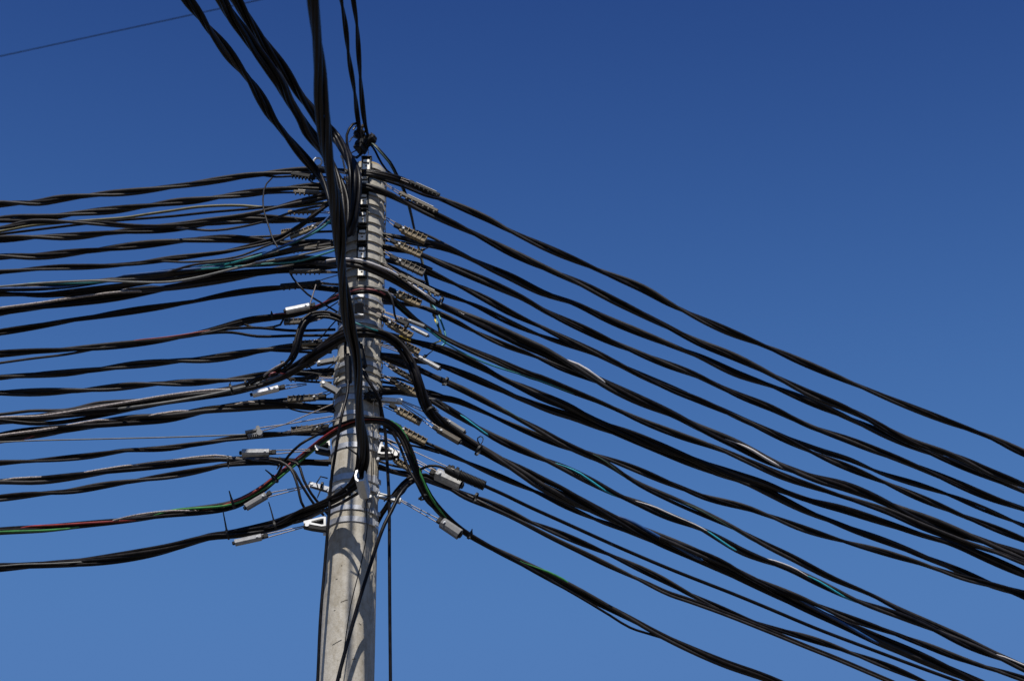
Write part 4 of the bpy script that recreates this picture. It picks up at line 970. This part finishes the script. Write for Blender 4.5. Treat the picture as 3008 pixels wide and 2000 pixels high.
# folded plate brackets on the pole's front
def plate_bracket(y, x, label, w, h, material, kind):
    Yf = YP - rad(zfront(y)) - .004
    c = P(x, y, Yf)
    root = empty("plate_bracket", c, label, "bracket", "brackets on the pole's front")
    hw, hh = w * PXM / 2, h * PXM / 2 / CP
    bm = bmesh.new()
    if kind == "hook":                     # a small plate with a round hole, between folded cheeks coloured black for their shade
        n = 16
        ring, sq = [], []
        for k in range(n):
            a = 2 * math.pi * k / n
            cx, cz = math.cos(a), math.sin(a)
            f = 1 / max(abs(cx), abs(cz))
            sq.append((cx * f * hw * .78, cz * f * hh * .46 - hh * .40))
            ring.append((cx * hw * .24, cz * hw * .24 - hh * .40))
        b_frame(bm, sq, ring, -.030, -.026)
        b_box(bm, (0, -.028, hh * .36), (hw * 1.35, .004, hh * .40), .0015)
        link("plate", finish(bm, "plate", M["chalk"], False), root, True)
        bm = bmesh.new()
        for s in (-1, 1): b_box(bm, (s * hw * .94, -.017, 0), (hw * .22, .030, hh * 2), .001)
        b_box(bm, (0, -.014, 0), (hw * 1.4, .018, hh * 1.9), .001)
        b_box(bm, (0, -.017, hh * .96), (hw * 2.3, .038, hh * .10), .001)
        b_box(bm, (0, -.022, hh * .02), (hw * 1.3, .026, hh * .12), .001)
        link("housing", finish(bm, "housing", M["tie_shade_black"], False), root, True)
    else:
        bm2 = bmesh.new()
        b_box(bm, (0, -.003, 0), (hw * 2, .006, hh * 2), .001)
        b_box(bm, (0, -.014, hh * .96), (hw * 2.2, .030, .004), .001)
        b_box(bm, (0, -.014, -hh * .96), (hw * 2.2, .030, .004), .001)
        link("plate", finish(bm, "plate", M[material], False), root, True)
        b_box(bm2, (0, -.012, -hh * .15), (hw * 1.8, .014, hh * 1.0), .002)
        link("insert", finish(bm2, "insert", M["taupe"], False), root, True)
        bm3 = bmesh.new()
        b_box(bm3, (hw * .1, -.022, hh * .55), (hw * .9, .010, hh * .32), .003)
        b_box(bm3, (0, -.022, -hh * .80), (hw * .7, .008, hh * .14), .002)
        b_box(bm3, (0, -.030, hh * .92), (hw * 1.9, .004, hh * .18), .001)
        b_box(bm3, (0, -.030, -hh * .97), (hw * 1.9, .004, hh * .14), .001)
        link("lug", finish(bm3, "lug", M["galvw"], False), root, True)
    return root
for k, (y, x) in enumerate([(490, 1077), (540, 1071), (592, 1068), (645, 1066), (697, 1065), (748, 1064), (800, 1064)]):
    plate_bracket(y, x, f"hook plate with a round hole and shade-black cheeks, {ORD[k]} down the pole's front", 30, 46, "galvw", "hook")
plate_bracket(906, 1056, "large slotted grey plate with white lugs on the pole's front", 30, 60, "galv", "slot")
def folded(x, y, label, w, h):
    Yf = YP - rad(zfront(y)) - .002
    c = P(x, y, Yf)
    root = empty("plate_bracket", c, label, "bracket", "brackets on the pole's front")
    hw, hh = w * PXM / 2, h * PXM / 2 / CP
    bm = bmesh.new()
    b_prism(bm, [(-hw * .55, hh), (hw, hh * 1.05), (hw * .75, -hh * .2), (hw * .55, -hh), (-hw * .9, -hh * .9), (-hw, -hh * .5)], -.062, -.058)
    b_box(bm, (hw * .1, -.030, hh * 1.0), (hw * 1.5, .060, .004), .001)
    b_box(bm, (-hw * .55, -.030, 0), (.004, .060, hh * 1.7), .001)
    link("plate", finish(bm, "plate", M["alud"], False), root, True)
    bm = bmesh.new()
    for s in (.15, .6): b_cyl(bm, (hw * s, -.075, hh * .8), (hw * s, -.058, hh * .8), .007, 8)
    b_box(bm, (hw * .1, -.064, hh * 1.02), (hw * 1.5, .006, .010), .001)
    link("bolt", finish(bm, "bolt", M["galvw"], False), root, True)
folded(1080, 1492, "folded plate bracket facing the viewer below the open aluminium clamp", 30, 34)
folded(1081, 1020, "folded plate bracket on the pole's front under the arching thick bundle", 34, 34)

# eye bolt
c = P(933, 476, 8.74)
root = empty("eye_bolt", c, "white galvanised eye bolt standing on the topmost left-hand bundle beside the pole", "eye bolt")
bm = bmesh.new()
tube(bm, [Vector((.020 * math.cos(a), -.004 * math.sin(a), .020 * math.sin(a))) for a in [i * 2 * math.pi / 24 for i in range(25)]], .0052, 8)
link("ring", finish(bm, "ring", M["galvw"]), root, True)
bm = bmesh.new()
b_cyl(bm, (.0, 0, -.024), (.13, .05, -.032), .006, 10)
link("shank", finish(bm, "shank", M["galv"]), root, True)
c = P(1006, 462, 8.72)
root = empty("bolt_stud", c, "threaded bolt with a pale round head between the overhead bundles", "bolt")
bm = bmesh.new(); b_cyl(bm, (0, 0, 0), (.012, .03, -.05), .005, 10); link("stud", finish(bm, "stud", M["galv"]), root, True)
bm = bmesh.new(); b_cyl(bm, (-.002, -.005, .008), (0, 0, -.004), .009, 10); link("head", finish(bm, "head", M["galvw"]), root, True)

# small toothed guy grip on the thin steel wire
A, B = P(766, 1268, 8.7), P(722, 1276, 8.7)
root = place("guy_grip", A, B, "small grey toothed grip on the thin steel wire at left", "grip", GCL, .07, .03, 22)
bm = bmesh.new()
b_box(bm, (.038, 0, .010), (.066, .018, .010), .002)
b_box(bm, (.034, 0, -.008), (.058, .020, .008), .002)
for i in range(6): b_box(bm, (.014 + i * .0085, 0, -.015), (.004, .018, .012), .0008)
link("jaw", finish(bm, "jaw", M["alud"], False), root, True)
bm = bmesh.new()
b_cyl(bm, (.006, -.012, -.006), (.006, .012, -.006), .014, 14)
b_cyl(bm, (.010, -.010, .016), (.010, .010, .016), .010, 14)
link("thimble", finish(bm, "thimble", M["alud"]), root, True)
bm = bmesh.new()
tube(bm, [P(765, 1256, 8.7), P(840, 1246, 8.7), P(978, 1222, 8.74)], 1.7 * PXM, 6)
tube(bm, [P(766, 1267, 8.7), P(840, 1245, 8.68), P(978, 1186, 8.74)], 1.7 * PXM, 6)
tube(bm, [P(836, 1268, 8.72), P(910, 1252, 8.7), P(1002, 1230, 8.7)], 1.5 * PXM, 6)
link("guy_wire", finish(bm, "guy_wire", M["cable"]), root)

# thin steel strands from the closure to the pole
# ribbed black splice closure
A, B = P(1306, 1376, 8.62), P(1424, 1427, 8.64)
root = place("splice_closure", A, B, "ribbed black splice closure above the large aluminium clamp", "closure", None, .19, .05, 32)
bm = bmesh.new()
pts = []
n = 18
seq = [(.0, .008), (.01, .018), (.05, .022), (.066, .022), (.07, .026)]
for i in range(18):
    x = .072 + i * .0064
    seq += [(x, .025), (x + .0015, .025), (x + .0025, .0215), (x + .0055, .0215)]
seq += [(.188, .025), (.19, .02), (.192, .009)]
rings = [[bm.verts.new((x, r * math.cos(k * 2 * math.pi / n), r * math.sin(k * 2 * math.pi / n))) for k in range(n)] for x, r in seq]
for a, b in zip(rings, rings[1:]):
    for k in range(n): bm.faces.new((a[k], a[(k + 1) % n], b[(k + 1) % n], b[k]))
bm.faces.new(rings[0]); bm.faces.new(rings[-1])
link("ribbed_body", finish(bm, "ribbed_body", M["dark"], True, 35), root, True)
bm = bmesh.new()
for s, z in ((.03, .022), (.052, .024), (.016, .018)):
    b_box(bm, (s, 0, z), (.014, .020, .014), .002)
link("latch", finish(bm, "latch", M["dark"], False), root, True)
link("inlet_cable", wire_mesh(spline([P(1306, 1375, 8.62), P(1285, 1368, 8.62), P(1262, 1368, 8.62), P(1243, 1374, 8.63), P(1228, 1384, 8.66), P(1222, 1395, 8.7)], .02), 4 * PXM, M["black"]), root)
bm = bmesh.new()
tube(bm, [P(1112, 1276, 8.74), P(1200, 1318, 8.7), P(1335, 1380, 8.60)], 1.4 * PXM, 6)
tube(bm, [P(1112, 1280, 8.74), P(1190, 1330, 8.7), P(1285, 1385, 8.64)], 1.4 * PXM, 6)
link("guy_wire", finish(bm, "guy_wire", M["cable"]), root)

# black sleeves on the vertical cables
def sleeve(p0, p1, r_px, label, Y):
    A, B = P(*p0, Y), P(*p1, Y)
    root = empty("cable_sleeve", A, label, "sleeve")
    bm = bmesh.new()
    r = r_px * PXM
    d = B - A
    tube(bm, [A, A + d * .02, A + d * .1, A + d * .5, A + d * .92, A + d * .98, B], lambda t: r * (.55 if t < .1 or t > .9 else 1.0), 14)
    link("barrel", finish(bm, "barrel", M["dark"], True, 50), root)
    bm = bmesh.new()
    tube(bm, [A - d * .12, A + d * .02], r * .42, 10); tube(bm, [B - d * .02, B + d * .06], r * .45, 10)
    link("collar", finish(bm, "collar", M["black"], True, 50), root)
sleeve((1023, 1048), (1024, 1124), 10.5, "black sleeve on the thin cable down the pole's left side", 8.60)
sleeve((1056, 1012), (1070, 1078), 10, "black sleeve half hidden behind the thickest bundle at the folded plate", 8.60)
A, B = P(1168, 940, 8.64), P(1200, 955, 8.64)
root = place("cable_sleeve", A, B, "short black clip holding the two aluminium plates on the right", "sleeve", None, .05, .03, 16)
bm = bmesh.new(); b_box(bm, (.025, 0, 0), (.05, .022, .026), .004); b_box(bm, (.044, 0, -.014), (.012, .026, .02), .002)
link("barrel", finish(bm, "barrel", M["dark"], False), root, True)
bm = bmesh.new(); b_box(bm, (.01, 0, .015), (.012, .016, .008), .001)
link("collar", finish(bm, "collar", M["black"], False), root, True)

# lumpy black tape wrap on the pole's right front
c = P(1094, 1166, YP - .10)
root = empty("tape_lump", c, "ragged lump of black tape stuck on the pole's front right, above the green cable", "tape")
bm = bmesh.new()
bmesh.ops.create_icosphere(bm, subdivisions=4, radius=1.0)
rn = random.Random(5)
from mathutils import noise as mnoise
for v in bm.verts:
    d = 1 + .55 * mnoise.noise(v.co * 1.9 + Vector((3, 1, 4))) + .45 * mnoise.noise(v.co * 5) + .3 * mnoise.noise(v.co * 12)
    v.co = Vector((v.co.x * .034 * d + v.co.z * .006, v.co.y * .020 * d, v.co.z * .021 * d - v.co.x * .010))
link("wrap", finish(bm, "wrap", M["tie_shade_black"], True, 180), root, True)
bm = bmesh.new()
for i in range(26):
    a = rn.uniform(0, 6.28)
    p = Vector((.032 * math.cos(a) * rn.uniform(.5, 1), rn.uniform(-.02, -.012), .021 * math.sin(a) - .010 * math.cos(a)))
    tube(bm, [p * .8, p * 1.15, p * 1.35 + Vector((0, rn.uniform(-.01, .005), rn.uniform(-.008, .008)))], lambda t: .0028 * (1 - .6 * t), 6)
link("frayed_end", finish(bm, "frayed_end", M["tie_shade_black"]), root, True)

# piercing connectors above the pole top
def connector(px, py, label, s, rotz, tilt):
    c = P(px, py, 8.78)
    root = empty("piercing_connector", c, label, "connector", "connectors above the pole top")
    root.rotation_euler = (R(tilt), R(tilt * .6), R(rotz))
    root.scale = (s, s, s)
    bpy.context.view_layer.update()
    bm = bmesh.new()
    b_box(bm, (0, 0, .014), (.05, .038, .024), .004)
    b_box(bm, (0, 0, -.014), (.054, .040, .024), .004)
    for sx in (-1, 1): b_box(bm, (sx * .026, 0, 0), (.012, .03, .02), .003)
    for i in range(4): b_box(bm, (-.018 + i * .012, -.021, .014), (.005, .006, .026), .001)
    link("block", finish(bm, "block", M["dark"], False), root, True)
    bm = bmesh.new()
    b_cyl(bm, (0, 0, .026), (0, 0, .052), .007, 6); b_cyl(bm, (0, 0, .044), (0, 0, .056), .010, 6)
    link("shear_bolt", finish(bm, "shear_bolt", M["taupe"], False), root, True)
connector(1056, 395, "upper black piercing connector above the pole top, on the left cable", .92, 20, 25)
connector(1088, 412, "right black piercing connector above the pole top, where the flat pair leaves", 1.0, -30, -28)
connector(1062, 430, "lowest black piercing connector resting just above the pole rim", 1.15, 60, 18)
bundle("cable_loop", "black cable bow beside the connectors at the pole top", [(1050, 362, 8.76), (1040, 363, 8.74), (1029, 374, 8.73), (1020, 392, 8.73), (1018, 410, 8.73), (1022, 432, 8.73), (1027, 450, 8.74), (1036, 462, 8.76), (1048, 464, 8.78), (1062, 452, 8.78)], 8.76, 8, ["black"], 300, None, (0, 0), "loops at the pole top", cat="cable",
       extra=[("black", 4, [(1050, 398, 8.76), (1036, 402, 8.75), (1030, 412, 8.74), (1024, 420, 8.74)]), ("black", 4, [(1026, 454, 8.74), (1036, 447, 8.75), (1048, 442, 8.77)]), ("olive", 5, [(1047, 370, 8.74), (1040, 374, 8.735), (1037, 382, 8.735)]), ("black", 5, [(1030, 470, 8.74), (1045, 462, 8.76), (1058, 455, 8.78), (1064, 445, 8.78)]),
              ("black", 2, [(1083, 440, 8.76), (1082, 455, 8.76), (1081, 470, 8.74)]), ("black", 2, [(1073, 440, 8.76), (1070, 455, 8.76), (1068, 468, 8.74)])])

# cable ties
def tie(px, py, Y, r_px, axis, tail, label, tail_r=2.6):
    """a black tie ring round a cable that runs along axis (pixels), with its straight tail"""
    c = P(px, py, Y)
    root = empty("cable_tie", c, label, "cable tie", "black cable ties")
    d = (P(px + axis[0], py + axis[1], Y) - c).normalized()
    u = (VIEWREF - d * VIEWREF.dot(d)).normalized(); v = d.cross(u)
    r = r_px * PXM
    bm = bmesh.new()
    n = 20
    q = []
    for k in range(n):
        a = 2 * math.pi * k / n
        e = u * math.cos(a) + v * math.sin(a)
        q.append([bm.verts.new(c + e * rr + d * s) for rr, s in ((r, -.0045), (r + .0018, -.0045), (r + .0018, .0045), (r, .0045))])
    for k in range(n):
        for j in range(4): bm.faces.new((q[k][j], q[(k + 1) % n][j], q[(k + 1) % n][(j + 1) % 4], q[k][(j + 1) % 4]))
    h = c + (P(*tail[0], Y) - c).normalized() * (r + .001)
    link("strap", finish(bm, "strap", M["tie_shade_black"], True, 50), root)
    bm = bmesh.new()
    b_box(bm, h, (.010, .010, .009), .001)
    link("lock", finish(bm, "lock", M["tie_shade_black"], False), root)
    bm = bmesh.new()
    pts = [h] + [P(x, y, Y - .01 * (i + 1)) for i, (x, y) in enumerate(tail)]
    tube(bm, spline(pts, .012), lambda t: tail_r * PXM * (1 - .45 * t), 6)
    link("tail", finish(bm, "tail", M["tie_shade_black"], False), root)
tie(808, 1406, 8.74, 13, (10, -8), [(795, 1392), (779, 1379)], "cable tie on the rising red and green cables with a short tail up left", 3.4)
tie(684, 1478, 8.76, 13, (10, -4), [(678, 1458), (673, 1441)], "cable tie on the red and green cables with its tail pointing up", 3.2)
tie(668, 1570, 8.78, 14, (10, -3), [(661, 1532), (655, 1500)], "cable tie with an upright tail left of the lowest aluminium clamp", 2.8)
tie(808, 1545, 8.76, 13, (10, -3), [(799, 1508), (789, 1474)], "cable tie with a long upright tail right of the lowest aluminium clamp", 2.6)
tie(1060, 1342, 8.44, 12, (2, 10), [(1040, 1328), (1016, 1311)], "cable tie on the thickest bundle with its tail pointing up left over concrete", 2.8)
tie(1022, 1444, 8.60, 12, (10, -6), [(1010, 1437), (1000, 1428)], "cable tie on the curve of the thickest bundle below the bright strap", 2.8)
tie(946, 1424, 8.72, 8, (10, 2), [(940, 1442), (932, 1462)], "cable tie round the slim left bracket with its tail hanging down", 2.8)
tie(670, 1352, 8.78, 14, (10, -1), [(671, 1366), (671, 1374)], "cable tie joining two bundles left of the horizontal aluminium clamp", 2.4)
tie(820, 1356, 8.74, 13, (10, 2), [(818, 1370), (814, 1378)], "cable tie where three slack wires droop, left of the bright triangle", 3)
tie(799, 930, 8.76, 9, (10, -1), [(798, 920), (797, 914)], "cable tie with a stub tail on the bundle with the red wire", 3)
tie(836, 1072, 8.63, 13, (8, -8), [(830, 1066), (833, 1060)], "cable tie gathering the drooping dark loop at its lower end", 2.4)
tie(1296, 884, 8.72, 12, (10, 5), [(1299, 874), (1298, 866)], "cable tie on the bundle with the pale wire, right of the slim strip clamp", 2.6)
tie(1240, 735, 8.78, 6, (10, 5), [(1250, 731), (1262, 726)], "cable tie tail poking out past the second tan clamp", 2.4)
tie(1246, 1050, 8.70, 8, (10, 5), [(1258, 1040), (1273, 1028)], "cable tie tail slanting up at the long bright aluminium clamp", 2.4)
tie(1310, 1120, 8.78, 13, (10, 5), [(1306, 1124), (1304, 1130)], "grey-black clip round the bundle with the dark green wire", 3.6)
tie(1397, 1460, 8.78, 14, (10, 5), [(1394, 1470), (1392, 1474)], "cable tie on the bundle under the ribbed black closure", 3)
tie(1380, 1572, 8.78, 11, (10, 6), [(1385, 1562), (1387, 1553)], "cable tie just past the boxy grey clamp with a stub pointing up", 3)
tie(1263, 1206, 8.72, 17, (8, 10), [(1278, 1202), (1288, 1206), (1284, 1212)], "cable tie at the elbow of the plunging thick bundle with a curled tail", 2)
tie(1244, 1460, 8.68, 12, (6, 10), [(1238, 1462), (1236, 1466)], "cable tie on the falling green cable above the boxy clamp", 3)
tie(1406, 1322, 8.78, 17, (10, 6), [(1410, 1306), (1402, 1290), (1408, 1281), (1418, 1284), (1418, 1296), (1411, 1306)], "cable tie with its tail curled into a teardrop loop on the plunging thick bundle", 2.2)
tie(680, 1143, 8.72, 14, (10, -3), [(675, 1130), (676, 1122), (683, 1118)], "cable tie bent into a thin open ring on the left-hand arching bundle", 1.8)
tie(722, 1126, 8.74, 10, (10, -3), [(722, 1120), (724, 1116)], "tiny cable tie just right of the open ring tie", 3)
bpy.context.view_layer.update()
